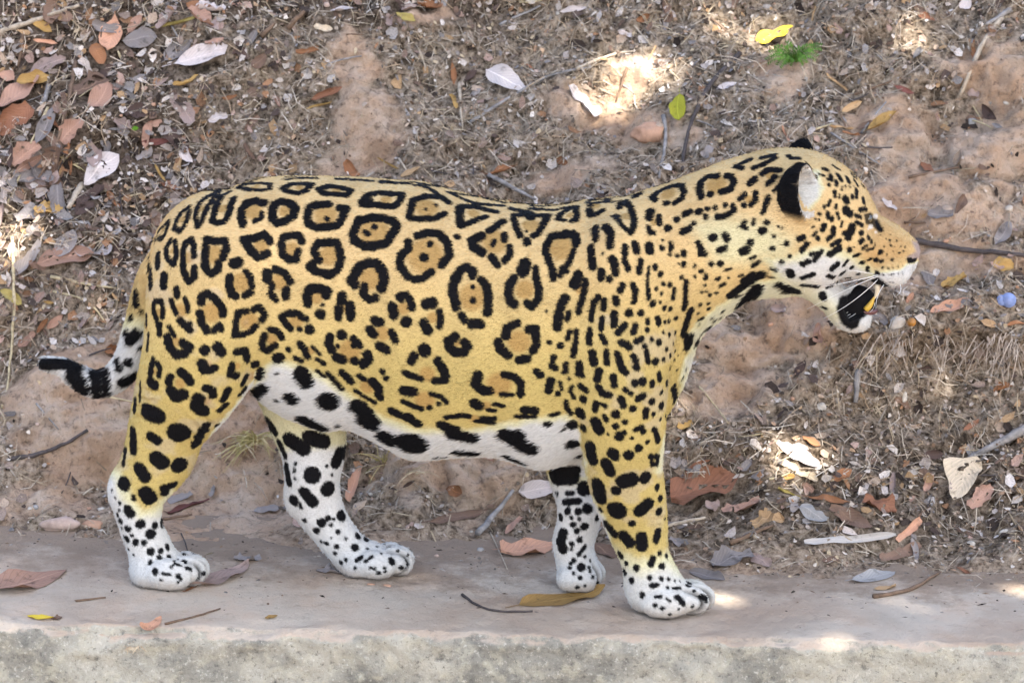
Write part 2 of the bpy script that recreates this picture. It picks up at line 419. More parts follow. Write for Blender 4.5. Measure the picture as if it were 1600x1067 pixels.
# ------------------------------------------------------------------ jaguar: coat marks
# every mark is a stroke of the coat: "r x y x y ..." read off the photograph, F = rosette centre (x y r)
# block header: (origin x, origin y, scale)
MARKS = {
(200, 260, 6.667): """
22 1150 220 1270 180 1400 175 1480 185 1480 235 1400 250 1280 245 1150 220;F 1340 210 40
24 940 265 840 310 760 370 715 450 705 540 725 630 765 590 790 520 830 420 900 330 940 265;F 780 440 50
25 640 420 560 480 510 560 490 640 545 680 590 620 625 540 640 470;F 575 550 45
22 425 570 370 620 325 670;22 320 740 360 750 400 680 425 600;18 250 760 280 720;F 370 660 35
30 1050 270 980 310 930 390 900 480 880 570 930 590 1010 570 1050 500 1075 400 1105 330;F 990 440 60
38 1420 380 1330 360 1240 380 1190 450 1180 530 1200 600;24 1320 570 1390 540 1395 490;F 1310 470 90
25 445 770 400 850 400 940 450 1000 480 1020 500 930 500 840 490 780;F 460 880 30
33 310 930 310 1040;25 225 1010 235 1100;12 150 940 180 890
28 575 1040 575 900 600 790 660 760 690 830 685 930;33 570 1020 580 1100 630 1195 690 1150 690 1060;F 630 950 60
35 800 1040 805 900 820 760 920 780 1010 770 1030 850 990 950;35 800 1000 830 1090 870 1120 930 1080 940 1010;F 900 920 100
50 1110 1010 1150 1000;35 1200 760 1300 750 1420 710 1470 760 1480 790;40 1230 800 1290 890 1350 940;38 1450 910 1400 930;F 1390 820 75""",
(430, 260, 6.667): """
16 130 115 440 120;24 650 135 1000 150;28 1120 170 1400 180;22 1470 170 1600 200
28 80 230 170 185 300 180 380 185 330 250 240 280 130 260 80 230;F 260 222 45
30 460 240 560 205 680 220 790 250 750 300 620 290 500 280 460 240;F 640 255 45
33 900 370 970 300 1080 275 1210 285 1320 290 1300 370 1230 420 1120 410 1000 400 920 400;50 960 360;F 1160 350 60
38 0 390 60 365 170 390 205 440 190 520 110 570 20 590 -30 540 -25 450 0 390;F 100 470 60
36 560 395 440 400 360 430 335 520 350 600 440 640 560 630 650 610 700 540 740 440 680 430;26 545 550;F 530 510 120
40 870 560 1000 535 1130 540 1240 570 1270 630 1210 720 1160 800 1040 830 920 825 830 780 810 710 850 620 870 560;24 935 680 975 705;28 1035 635;F 1030 680 160
34 60 800 90 740 170 720 250 720 280 780;35 70 830 80 920 150 970 220 970 240 890;F 180 860 70
36 410 860 450 800 550 795 640 790 670 880 690 960 660 1060;35 410 900 460 980;38 360 1050 420 1090 560 1130 640 1090;38 400 1010 360 1050;F 560 930 100""",
(560, 240, 3.075): """
17 285 395 330 380 390 385 430 430 440 490 400 535;17 240 425 240 460 205 490 200 540 240 590;16 270 605 310 600 350 570;13 345 435;19 315 500;F 325 490 85
15 245 300 265 225 330 205 400 210 435 235;14 250 310 300 315 370 310 415 290;7 325 268;9 375 248;F 330 260 55""",
(660, 280, 6.667): """
25 40 55 200 85;24 280 140 560 185 850 245;28 960 250 1130 265 1250 270;18 1320 280 1500 260
30 400 290 520 280 640 310 770 340;36 390 300 390 400 400 480;28 400 490 480 460 560 430 660 390;F 540 360 60
28 365 600;35 840 440 760 500 700 540;42 620 590 520 640 530 700 620 760;21 735 690 755 640;31 855 580 855 630;32 915 710 910 790 860 850;34 720 810 780 890;F 760 650 130
30 960 380 1050 370 1200 380 1310 375 1270 470 1210 560 1160 590;30 955 420 990 520 1020 590;38 1130 400;37 1090 640 1090 660;13 1085 545;F 1130 480 90
28 1420 410 1450 360 1520 310 1590 290;34 1400 590 1340 600 1300 680 1285 760 1320 860 1360 950 1365 1030;35 1400 580 1480 590 1570 560;28 1440 1010 1460 930 1500 960;F 1450 720 130
40 330 1050 400 950 460 920 530 960 520 1000;58 1070 880 1050 960;38 950 1050;31 1180 930 1190 1050""",
(880, 280, 6.667): """
28 30 300 130 290 150 360 140 420 100 430;22 -40 420 20 430;F 70 375 40
38 30 560 130 590 140 670;28 110 750 70 860 10 950
22 270 230 330 205 400 200;34 460 230;34 280 320 290 380;27 340 370 410 330;F 350 280 50
10 560 148 640 145;27 585 300 610 250 660 230 710 300 730 380 745 440 720 530 700 560;24 660 520 600 460 555 385;31 550 385;F 650 390 70
40 775 170;28 960 220 930 190 980 140 1080 90 1180 60 1240 70 1260 130 1240 200 1170 240;29 1085 250;F 1100 150 80
33 335 510 345 620;37 445 490 500 560 490 690;16 415 775;38 290 720 300 830 310 910;36 510 830 540 900 550 980
38 910 340 900 400;28 1000 390 1005 460;24 890 500 910 560 945 560;F 950 450 40
28 645 700 645 780;27 640 830 660 890 680 930;36 755 680 765 740;40 900 700 905 740;26 810 850 800 950;31 795 940;16 1035 640;25 1030 720;18 1120 680 1115 780
35 1095 510;31 1180 425;28 1270 365 1320 340;29 1410 340;23 1505 310;24 1585 300;28 1490 395;26 1365 460;30 1240 550 1320 510;33 1560 600
28 1420 680 1440 770 1470 770;20 1255 750 1265 800;18 1190 800;26 1255 890;12 1205 880;16 1370 900;20 1440 960;24 1540 890;16 1375 1010;18 1490 1020;16 1235 1025
14 895 920 885 1040;28 960 920;26 1020 985;32 390 970 395 1030;28 485 1030""",
(200, 410, 6.667): """
33 225 60 235 240;40 375 140 370 240
38 1060 150 1050 230 1080 320 1120 350;30 1235 100 1280 170 1290 250;34 1280 310 1220 340;F 1170 210 95
44 1450 110 1450 170;30 1530 60 1600 90;30 1500 230 1490 320 1540 390
26 280 410 340 400 365 480 360 570;26 265 430 270 520 300 600 320 700;30 330 650 325 740;F 315 520 40
34 505 280 510 340;25 450 390 470 460 500 530;25 590 380 620 450 625 510;34 540 600 590 650 640 700;28 640 640;F 550 500 70
24 430 670 480 760;40 410 780 430 880 500 960 590 950 640 880 570 830;F 500 830 50
36 760 420 770 350 830 320 890 360 950 430 990 500 985 540;36 750 530 770 630 820 710;30 900 710 960 650 970 700;F 870 520 100
30 1240 505 1150 520 1130 600 1120 700 1110 750 1200 750 1280 720 1330 660;32 1310 490 1370 470 1430 540 1400 600;F 1260 610 95
32 1430 760 1400 830 1410 900 1450 920 1540 860;32 1490 700 1560 720 1600 780;F 1500 800 60
50 800 915;48 930 880 970 930;34 1130 930 1220 920 1240 1000;22 190 560 190 640;18 215 740 200 900;F 195 690 25""",
(430, 410, 6.667): """
35 0 70 100 110 160 200;38 120 290 110 350;F 50 200 85
42 550 300 460 270 370 270 330 350 340 430;42 530 340;19 500 440;50 475 540;F 430 370 65
44 700 350 690 400;44 780 450 790 560;39 660 490 660 570;F 725 480 40
44 830 230 800 190 840 110 870 50 960 10 1060 10 1120 90 1140 180 1110 270;36 930 250 920 330 980 390 1050 370;28 890 90;F 990 170 115
47 1310 360;36 1370 340 1410 400 1425 470;44 1220 460 1240 550;53 1365 620;F 1340 480 65
44 1040 610 1090 620;42 990 700 1030 750;36 1215 730 1250 810;42 1090 870 1160 910;F 1120 740 75
32 160 690 100 620 70 560 150 530 230 530 320 590;48 360 700;28 255 695;F 220 610 75
40 570 780 560 850 590 910;48 695 755;36 820 800 880 860;28 820 870;21 650 870;44 640 990 700 1010;44 960 960 970 1010 920 1060;41 830 1030;F 780 920 115
32 260 850 300 900 340 980;18 390 880 470 960;22 440 1010 510 1050;F 370 920 40
48 20 1000;28 140 910;22 210 990 280 1030;58 1550 910;40 1450 970 1420 1030""",
(660, 430, 6.667): """
55 50 300 100 290;32 180 380 190 460 180 530;44 20 500 60 580;F 110 440 55
42 370 20 320 100 320 200 350 290 350 330;40 620 50 670 120 690 220 690 320 680 390;35 410 420 440 470;47 520 510 600 510;24 520 0;21 525 125;31 530 260;F 520 230 135
42 950 40 910 110 900 200 920 270 960 300;35 1190 40 1215 150 1210 250 1140 330 1090 290;F 1070 150 95
36 990 500 920 530;42 880 560 870 630;42 790 700 810 770 890 830;38 1110 560 1180 560 1180 650 1190 720 1150 790;40 1010 880 1090 870;F 1010 690 115
42 340 640 270 690 290 760 350 810 430 800 470 740 440 700;F 370 710 30
58 30 790;40 160 890 220 980 240 1050;41 1490 240 1440 330 1420 430 1410 540;26 1530 390 1510 460;16 1290 370;22 1540 580 1510 660;23 1325 700;31 1440 735
28 1370 850 1350 930 1390 970;25 1500 920 1490 1000;34 1190 1000 1230 1040;44 1580 90""",
(860, 420, 6.667): """
47 290 70 260 160;30 365 130 360 220 320 350 295 450;F 310 220 50
40 150 310 110 390 80 490 75 600;25 200 460 175 530;36 530 30 535 90;30 610 110;32 685 20;30 810 0;32 930 20
27 500 290 450 370 430 470 425 530;28 560 330 555 420;28 540 520 525 620;30 755 170 725 230;28 860 170 890 230 880 300 870 340;30 680 310 690 360
35 665 470 665 580;36 820 460;32 945 460;34 770 590 710 660;30 885 600 865 660;16 1025 0 1010 130 1020 260 1030 310;23 1020 220 1025 310;30 1070 360
28 1150 55;22 1180 160;26 1245 165;20 1290 210 1280 310;20 1105 210;18 1160 255;16 1145 350;24 1190 405;24 1250 415;20 1370 90
22 1415 130 1410 230 1405 310 1415 370 1390 420;22 1015 530 1015 570;24 1010 635;28 1120 520 1130 570;18 1195 555;20 1235 545;24 1310 515;16 1175 660;22 1240 685;16 1300 665
22 1055 735;30 1130 770;30 900 750 945 730;26 980 810;26 1000 860 1020 970;35 1095 965;22 1210 840;20 1250 905;20 1180 945;14 1280 775;12 1295 860;10 1330 900;12 1290 945;18 1245 1030
22 205 650 175 730;25 270 650 270 760;28 255 800 240 900;28 410 640 400 770;22 420 780;31 105 800;27 530 700 570 770;32 740 770 800 790 820 820
40 435 880 450 970;28 585 860 590 980;32 700 890 720 970 750 1050;30 860 910 890 950;32 900 1030""",
(850, 560, 6.667): """
24 95 40 80 80 125 100;20 230 60 235 110;26 210 140;38 370 60 370 150;24 405 180;30 790 40 820 110 855 150;35 960 90;16 1240 20
36 575 130 550 220;34 720 190 730 270;26 1200 160 1205 220;16 1310 100;12 1385 125;14 1450 190;12 1480 100;34 945 255;38 1025 240;26 1130 250 1130 280;24 1280 260;22 1225 350;28 1350 300 1370 380 1380 440
18 265 210;18 170 250 185 320;24 145 365;38 70 230 50 330;20 300 290 275 340 310 410;30 380 285 440 330;38 410 425;32 565 300 610 360 680 380;28 850 330;24 905 360;32 985 420 1030 390;30 1125 450;34 1225 490
33 800 420 830 490;34 925 520;32 1060 540 1060 600;24 1140 580;14 1215 635;26 1310 630;25 230 450 240 510 285 570;54 380 570;32 545 470 530 530;20 590 470 640 500;24 630 600 650 640;42 750 580;28 845 660;32 745 705;42 785 810;24 835 770
22 80 590 150 570;25 60 670 20 680;54 540 660 570 740;14 665 790;16 915 825;26 960 740 1010 715 1035 760;28 1150 740 1180 810 1190 860;22 1080 870;37 410 720;47 300 690;50 310 885;16 215 735
54 485 920 500 1040;44 710 970 740 1020;45 885 1000;38 985 930;28 1110 1020;24 1170 1010;22 385 1000""",
(190, 560, 6.667): """
30 330 20 310 80 300 160;26 370 50 400 110 385 180;50 310 240 340 270;F 335 130 40
36 510 190 490 250;42 620 140 690 200 710 240;55 520 340 560 400 640 370;F 610 260 55
50 840 60 860 110;36 970 100 900 130;F 900 60 40;32 1150 70 1130 170;38 1190 180;F 1200 80 40
38 880 310 940 330 950 380;60 800 420 780 500 850 550;F 890 440 45;34 1110 330 1060 430;28 1090 480 1020 540
42 1390 60;36 1455 130 1440 200;26 1300 180 1260 270;26 1290 310 1240 370;F 1360 180 50
45 1500 300 1400 390 1390 420;42 1190 510 1140 570;85 280 560 370 590;108 600 770;40 880 700 820 800 780 890;22 1000 690
42 115 760 120 850 120 950;48 310 810 370 850;28 130 530 140 440;14 195 250 190 440;25 30 950;20 1310 30""",
(400, 540, 6.667): """
75 480 290 530 370;68 385 550;103 770 580;85 560 800 660 850;85 1080 640 1130 680;108 1190 790;85 1380 980;16 230 290;20 245 570;24 880 830
53 245 130;28 340 40;22 420 130 480 165;18 640 265 720 320;26 750 290 820 360 900 450;36 900 280 990 370;27 1080 320 1130 350;40 1210 370 1280 440 1290 530;22 1040 470 1150 540 1240 590;28 1320 270;24 1355 345;F 1160 430 75""",
(600, 580, 5.0): """
22 160 10 230 40 290 60;26 480 20 480 70 400 75;F 340 20 60;14 30 55
36 160 150 230 160;20 150 235 220 270 290 290;20 370 175 450 200 490 240;18 430 255;20 355 285;F 320 225 75
30 60 310 150 350 270 410;38 190 360;65 50 525;103 230 570
34 735 30 720 100 770 150 820 155;26 940 25 1020 45 1070 90 1070 180;18 1000 185 920 180;F 900 100 95
36 710 250 740 270;16 860 255 930 270;14 810 300 870 305;F 800 270 40;20 490 360 600 345 660 350;20 770 370 860 370;16 720 390 860 405;F 710 370 40
36 450 420 560 460;45 540 490 700 520;36 600 630 720 640;14 420 695 500 690;55 960 500 1050 550 1160 610;50 1060 500;50 1110 600;25 980 670 1100 720;30 1100 300 1180 310;16 1040 350 1180 355;24 1290 410""",
(150, 700, 4.446): """
16 205 10 190 110;25 255 10;38 300 140 340 200;48 420 70 460 100;52 580 120;46 195 245;16 260 335 262 350;46 345 310 375 350;25 470 275 540 255;26 480 310
28 220 425 240 455;29 310 525;32 380 595;22 410 535;12 452 500 455 540;22 220 560;20 215 630;12 250 605;22 275 652;18 333 660;25 380 715;18 450 710;16 495 680 497 695;16 440 760;14 510 755;16 375 795;22 410 855;10 465 870 510 880
8 545 782 565 775;8 520 825 550 800 585 815;14 605 795;12 630 832 655 838;16 570 890;10 590 910;12 710 895;14 750 870;14 610 740;10 450 915;10 570 930
12 165 380;11 160 430;11 150 465;18 170 505;8 165 570;8 180 630;9 225 700;9 260 740;9 135 345;7 110 290""",
(400, 640, 3.811): """
26 75 75 105 125;20 140 200 170 270;42 200 180 280 230;42 320 165 400 190;36 500 260 480 310;22 178 340 195 430;48 335 390;42 430 470;30 285 490 340 550;28 225 540;10 262 560 268 580;12 230 360;10 230 410;28 510 630
24 390 672;16 428 645;9 465 650;11 448 685;18 360 720;14 290 660;13 487 725;17 605 750;13 655 775;9 535 768;21 590 820;14 480 815;12 470 855;12 420 797;8 390 785;9 665 825;13 600 895 625 878;9 650 900 690 875;10 535 895;12 505 910
10 590 942;9 680 940;8 705 945;11 728 972;9 765 945 768 960;20 810 900;13 865 942;12 890 900 900 920;10 790 820;9 845 838;8 745 855;7 720 815;8 760 805;9 905 865;9 565 650;10 420 335;10 452 385;9 235 320;7 450 762""",
(830, 700, 3.81): """
36 350 10 360 60;31 485 30;28 580 40;30 445 90 470 140;12 715 50 755 55 750 95 720 90 715 50;41 550 200 595 185;33 680 175;25 505 252;39 395 220 405 290;18 750 230;16 770 298;53 510 370;36 650 370 690 335;20 760 375;19 600 447
24 450 460 490 505;30 550 520 585 560;32 655 530 660 580;20 755 500 745 545;8 795 420;14 410 365;20 530 635;14 765 625;12 805 640;16 725 655 712 690;18 778 700;18 625 712;13 565 685;16 555 735;17 597 785;14 705 770;12 775 778;11 818 778
15 720 820 745 815;17 660 875;10 810 830;9 845 835 885 832;13 935 817;7 855 790;7 885 790;13 735 935;13 780 952;8 740 885 770 882;6 805 895 825 910;16 875 890 905 925;9 960 940;10 970 850;17 1015 885 1035 895;8 1040 915;8 880 955;9 825 990;5 850 880 862 905
44 150 170 240 170;24 130 140 270 130;39 315 240;14 215 270 245 268;12 155 275;18 200 320 280 315;28 335 360;20 280 378;20 215 375;18 175 410;12 240 412;11 288 422;17 250 455;22 318 465;17 272 490;16 290 545;18 395 415
26 188 505 172 560 188 600;14 240 570;10 240 600;12 320 585 285 630;14 255 665;12 235 685;12 228 712;22 297 708;9 252 742;8 320 645;10 345 710 348 730;10 365 765;14 388 797;13 290 770;11 272 825;9 320 820;8 350 670""",
(1040, 230, 6.667): """
32 370 500 355 430 370 360 440 310 540 300;32 640 300 690 310 715 370 670 440 580 470;32 465 490;34 370 510;F 530 390 110
26 880 130 810 160 730 200 800 215;27 1010 110 1130 85 1140 110 1060 160 960 200 925 215;20 1280 90 1310 115 1390 115;28 1010 280 1060 240 1130 235 1190 240;28 1140 310 1070 380;F 1090 290 45
31 930 330 880 380;18 1240 335 1180 400 1130 455;24 1320 220 1380 190 1440 200;18 1310 272 1340 266;26 830 490 780 540;28 820 605;26 940 480 940 550 890 600;26 1070 530 1040 610 1015 680;F 870 540 40
29 340 680 360 670;24 440 645;24 520 630;25 620 605;26 700 610 720 650 660 700 600 725 540 725;35 485 940 505 940;33 625 920 640 960;20 835 770 795 830 845 850;19 920 760 915 800;28 1055 785;34 1000 875 1025 865
20 1130 930;12 1180 830;10 1215 845;28 1265 1005;28 1400 955 1435 935;32 890 990;24 1115 1050;26 345 1000 355 1030;22 55 1000 65 1040""",
(1060, 380, 5.93): """
22 50 80 52 110;22 50 190;22 195 20;33 215 90 235 95;26 385 65 430 45;36 600 75 630 65;20 680 5;22 875 45;22 1150 60 1190 10;18 1030 120;20 960 175;16 150 210;22 305 195;26 390 190;20 210 260;15 670 145 710 125;18 690 215 750 170;13 440 248 485 235;19 870 240 900 252
33 1035 275 1040 295;22 1150 325 1250 290;18 1160 390 1270 400;30 1335 485 1345 505;15 1340 595 1370 605;20 365 328 375 322;13 465 320;11 565 305 600 292;16 155 310;18 250 325 260 300;15 35 315;16 390 395 430 380;13 245 390;14 225 450;13 262 445;17 290 480;16 355 460
14 205 570;14 280 560;18 282 608;15 185 650;14 195 710 230 690;10 200 750;11 230 815;14 75 360 70 440;20 65 520 55 590;16 425 620;18 410 670;14 325 680;18 350 700;34 340 770;18 300 770
36 490 480 600 400 720 310 780 290;38 620 350 700 300;10 820 310 890 320;52 640 540 700 480 740 420;12 540 492 590 480;38 960 390 1080 450;32 1020 440;12 1110 430;26 120 620 80 720 50 830;48 100 880 100 930;28 60 850;24 210 930 240 890;11 180 950
22 1270 140 1320 80;24 1150 190 1200 170;18 1230 105 1250 98""",
(1190, 230, 7.619): """
20 730 260 790 275;15 690 325 745 340;29 825 340 830 380;16 790 385;24 910 330 945 390;26 1020 370 1040 410;24 885 410 890 450;20 805 450;14 850 220 930 270;15 1080 315 1100 330;14 1125 375;16 1110 400 1145 460;20 1210 470;14 960 480 958 505;14 1000 465;12 1050 470;8 1090 460;22 870 530 870 580;12 930 570 925 600
24 1135 520 1130 590;26 1085 590;36 1000 615 1010 645;18 820 640 795 690;20 885 690 885 715;18 745 715;42 1000 750 1050 790;24 1210 620 1220 660;26 1180 750 1240 735;20 1120 810 1180 835;20 690 795;21 785 780 795 850;28 835 855;16 905 790 925 850;13 640 860;10 580 870;13 685 870;13 610 955 622 940
34 730 970 740 945;14 960 890 945 945;40 1080 950 1060 1010;28 990 1030;22 1130 890 1200 930;24 1195 1020;28 850 1000""",
(1240, 330, 7.619): """
26 80 335 120 310;28 370 175 340 220;20 270 250 245 285;29 290 325;28 475 200 480 270;26 410 335 450 300;26 460 400 550 350;38 680 230 650 310;26 600 270;29 805 265;30 800 365 820 355;24 95 480 140 420;15 150 410 190 380;22 210 520 330 480;24 300 530 250 590;22 120 640 200 600;33 430 510 550 440
18 825 440 870 415;12 870 470 950 440 970 390;18 885 300 895 325;12 930 350 928 375;27 665 460;10 730 430;18 715 540 780 515;29 1035 490;29 820 610;19 890 580 915 570;27 980 580;12 1040 600 1060 590;19 1175 580;34 465 680 520 635;22 600 640 640 590;23 690 670;21 880 680 880 700;17 770 750;22 560 755 590 735
27 635 815 645 795;22 410 770 480 785;23 100 795 240 755;23 410 895 470 865;20 100 885 290 900;33 340 990 360 1030;15 770 825;11 835 830;27 995 735;18 985 790
13 1060 675;11 1130 680;10 1185 670;8 1240 660;6 1300 650;9 1070 755;8 1140 760 1190 755;7 1250 745;6 1300 735;7 1100 845 1190 845;11 1080 420;9 1110 515;11 1160 410;9 1145 350;22 985 140 1040 230;7 1040 280;7 1200 420;7 1260 500;6 1100 330;6 1230 350;8 1180 480;7 1280 420;7 1060 200;6 1150 280;7 1310 470;7 1230 540;6 1330 430""",
}

# ------------------------------------------------------------------ jaguar: body as one implicit surface
YAW = math.radians(4.5)
ORG = np.array([0.0, 0.012, 0.0])
cY, sY = math.cos(YAW), math.sin(YAW)
def to_world(P):
    P = np.asarray(P, dtype=np.float64)
    return np.stack([P[..., 0] * cY + P[..., 1] * sY, -P[..., 0] * sY + P[..., 1] * cY, P[..., 2]], -1) + ORG
def to_local(P):
    Q = np.asarray(P) - ORG
    return np.stack([Q[..., 0] * cY - Q[..., 1] * sY, Q[..., 0] * sY + Q[..., 1] * cY, Q[..., 2]], -1)
def bl(px, py, y=0.0):
    """pixel -> (x, z) on the body plane y = const"""
    o, d = ray(px, py)
    ol = to_local(o); dl_ = to_local(o + d) - ol
    p = ol + dl_ * ((y - ol[1]) / dl_[1])
    return p[0], p[2]
def foot_y(px, py):
    return float(to_local(onz(px, py))[1])

K = 1.0 / PXM
class Loft:
    """elliptical sections along a spine in the body's side plane; station = (px, py, half thickness px, half width m, y m)"""
    def __init__(self, group, sts, cap=(1.0, 1.0), m=2.0, k=0.02, sub=4):
        self.group, self.cap, self.m, self.k = group, cap, m, k
        A = []
        for (px, py, h, w, y) in sts:
            x, z = bl(px, py, y)
            A.append((x, z, h * K, w, y))
        A = np.array(A)
        if len(A) > 2 and sub > 1:
            E = np.vstack([2 * A[0] - A[1], A, 2 * A[-1] - A[-2]])
            out = []
            for i in range(1, len(E) - 2):
                for t in np.linspace(0, 1, sub, endpoint=False):
                    p0, p1, p2, p3 = E[i - 1], E[i], E[i + 1], E[i + 2]
                    out.append(0.5 * (2 * p1 + (p2 - p0) * t + (2 * p0 - 5 * p1 + 4 * p2 - p3) * t * t + (3 * p1 - p0 - 3 * p2 + p3) * t ** 3))
            out.append(A[-1]); A = np.array(out)
        self.A = A
        r = np.maximum(A[:, 2], 0) * 1.15 + 0.05
        self.box = (A[:, 0].min() - r.max(), A[:, 0].max() + r.max(), (A[:, 4] - A[:, 3]).min() - .05, (A[:, 4] + A[:, 3]).max() + .05,
                    A[:, 1].min() - r.max(), A[:, 1].max() + r.max())
    def flat(self, X, Z):
        best = np.full(X.shape, 1e9); L = np.zeros(X.shape); H = np.zeros(X.shape); W = np.zeros(X.shape); Y = np.zeros(X.shape)
        A = self.A; n = len(A)
        for i in range(n - 1):
            a, b = A[i], A[i + 1]
            ex, ez = b[0] - a[0], b[1] - a[1]
            ll = math.hypot(ex, ez) + 1e-9
            t = ((X - a[0]) * ex + (Z - a[1]) * ez) / (ll * ll)
            tc = np.clip(t, 0, 1)
            al = (t - tc) * ll
            nn = np.abs((X - a[0]) * (-ez) + (Z - a[1]) * ex) / ll
            h = a[2] + (b[2] - a[2]) * tc
            cf = np.ones_like(tc)
            if i == 0: cf = np.where(al < 0, self.cap[0], cf)
            if i == n - 2: cf = np.where(al > 0, self.cap[1], cf)
            q = (nn / h) ** 2 + (al / (cf * h)) ** 2
            u = q < best
            best = np.where(u, q, best); L = np.where(u, nn * nn + al * al, L)
            H = np.where(u, h, H); W = np.where(u, a[3] + (b[3] - a[3]) * tc, W); Y = np.where(u, a[4] + (b[4] - a[4]) * tc, Y)
        return np.sqrt(best), L, H, W, Y
    def full(self, fl, Yc):
        qn, L, H, W, Y = fl
        b = Yc - Y
        q = (qn ** self.m + (np.abs(b) / W) ** self.m) ** (1.0 / self.m) + 1e-6
        ln = np.sqrt(L + b * b) + 1e-7
        return np.maximum(ln * (1 - 1 / q), -np.minimum(H, W))
    def points(self, P):
        return self.full(self.flat(P[:, 0], P[:, 2]), P[:, 1])
    def grid(self, x, y, z):
        X, Z = np.meshgrid(x, z, indexing='ij')
        fl = [a.astype(np.float32)[:, None, :] for a in self.flat(X, Z)]
        return self.full(fl, y.astype(np.float32)[None, :, None])

class Slab(Loft):
    """like Loft, but the sections stay upright (for the trunk)"""
    def flat(self, X, Z):
        A = self.A
        xc = np.clip(X, A[0, 0], A[-1, 0])
        zc, h, w, y = [np.interp(xc, A[:, 0], A[:, i]) for i in (1, 2, 3, 4)]
        al = X - xc
        cf = np.where(al < 0, self.cap[0], self.cap[1])
        nn = np.abs(Z - zc)
        return np.sqrt((nn / h) ** 2 + (al / (cf * h)) ** 2), nn * nn * .9 + al * al, h, w, y

class Ell:
    def __init__(self, group, px, py, y, ra, rb, rc, rot=0.0, k=0.02, zc=None):
        self.group, self.k = group, k
        x, z = bl(px, py, -abs(y) if group in ('head', 'trunk') else y)   # paired parts mirror the near one
        self.c = np.array([x, y, z if zc is None else zc])
        self.r = (ra * K, rc, rb * K)
        self.co, self.si = math.cos(math.radians(rot)), math.sin(math.radians(rot))
        R = max(self.r) * 1.2 + .03
        self.box = (x - R, x + R, y - R, y + R, self.c[2] - R, self.c[2] + R)
    def ev(self, X, Y, Z):
        dx, dy, dz = X - self.c[0], Y - self.c[1], Z - self.c[2]
        u = dx * self.co - dz * self.si; v = dx * self.si + dz * self.co
        q = np.sqrt((u / self.r[0]) ** 2 + (dy / self.r[1]) ** 2 + (v / self.r[2]) ** 2) + 1e-6
        ln = np.sqrt(u * u + dy * dy + v * v) + 1e-7
        return np.maximum(ln * (1 - 1 / q), -min(self.r))
    def points(self, P): return self.ev(P[:, 0], P[:, 1], P[:, 2])
    def grid(self, x, y, z): return self.ev(x[:, None, None].astype(np.float32), y[None, :, None].astype(np.float32), z[None, None, :].astype(np.float32))

class Ear:
    """thin cup: ellipsoid shell cut open towards dirv"""
    def __init__(self, group, px, py, y, r, dirv, k=0.006, lean=0.0):
        self.group, self.k = group, k
        x, z = bl(px, py, -abs(y))
        self.c = np.array([x, y, z]); self.r = np.array(r)
        self.d = np.array(dirv) / np.linalg.norm(dirv)
        R = max(r) * 1.3
        self.box = (x - R, x + R, y - R, y + R, z - R, z + R)
    def ev(self, X, Y, Z):
        dx, dy, dz = X - self.c[0], Y - self.c[1], Z - self.c[2]
        def el(ax, ay, az, r):
            q = np.sqrt((ax / r[0]) ** 2 + (ay / r[1]) ** 2 + (az / r[2]) ** 2) + 1e-6
            return np.sqrt(ax * ax + ay * ay + az * az) * (1 - 1 / q)
        o = el(dx, dy, dz, self.r)
        s = .011
        i = el(dx - self.d[0] * s, dy - self.d[1] * s, dz - self.d[2] * s - .002, self.r - .0055)
        pl = dx * self.d[0] + dy * self.d[1] + dz * self.d[2] - .004
        return np.maximum(np.maximum(o, -i), pl)
    def points(self, P): return self.ev(P[:, 0], P[:, 1], P[:, 2])
    def grid(self, x, y, z): return self.ev(x[:, None, None], y[None, :, None], z[None, None, :]).astype(np.float32)

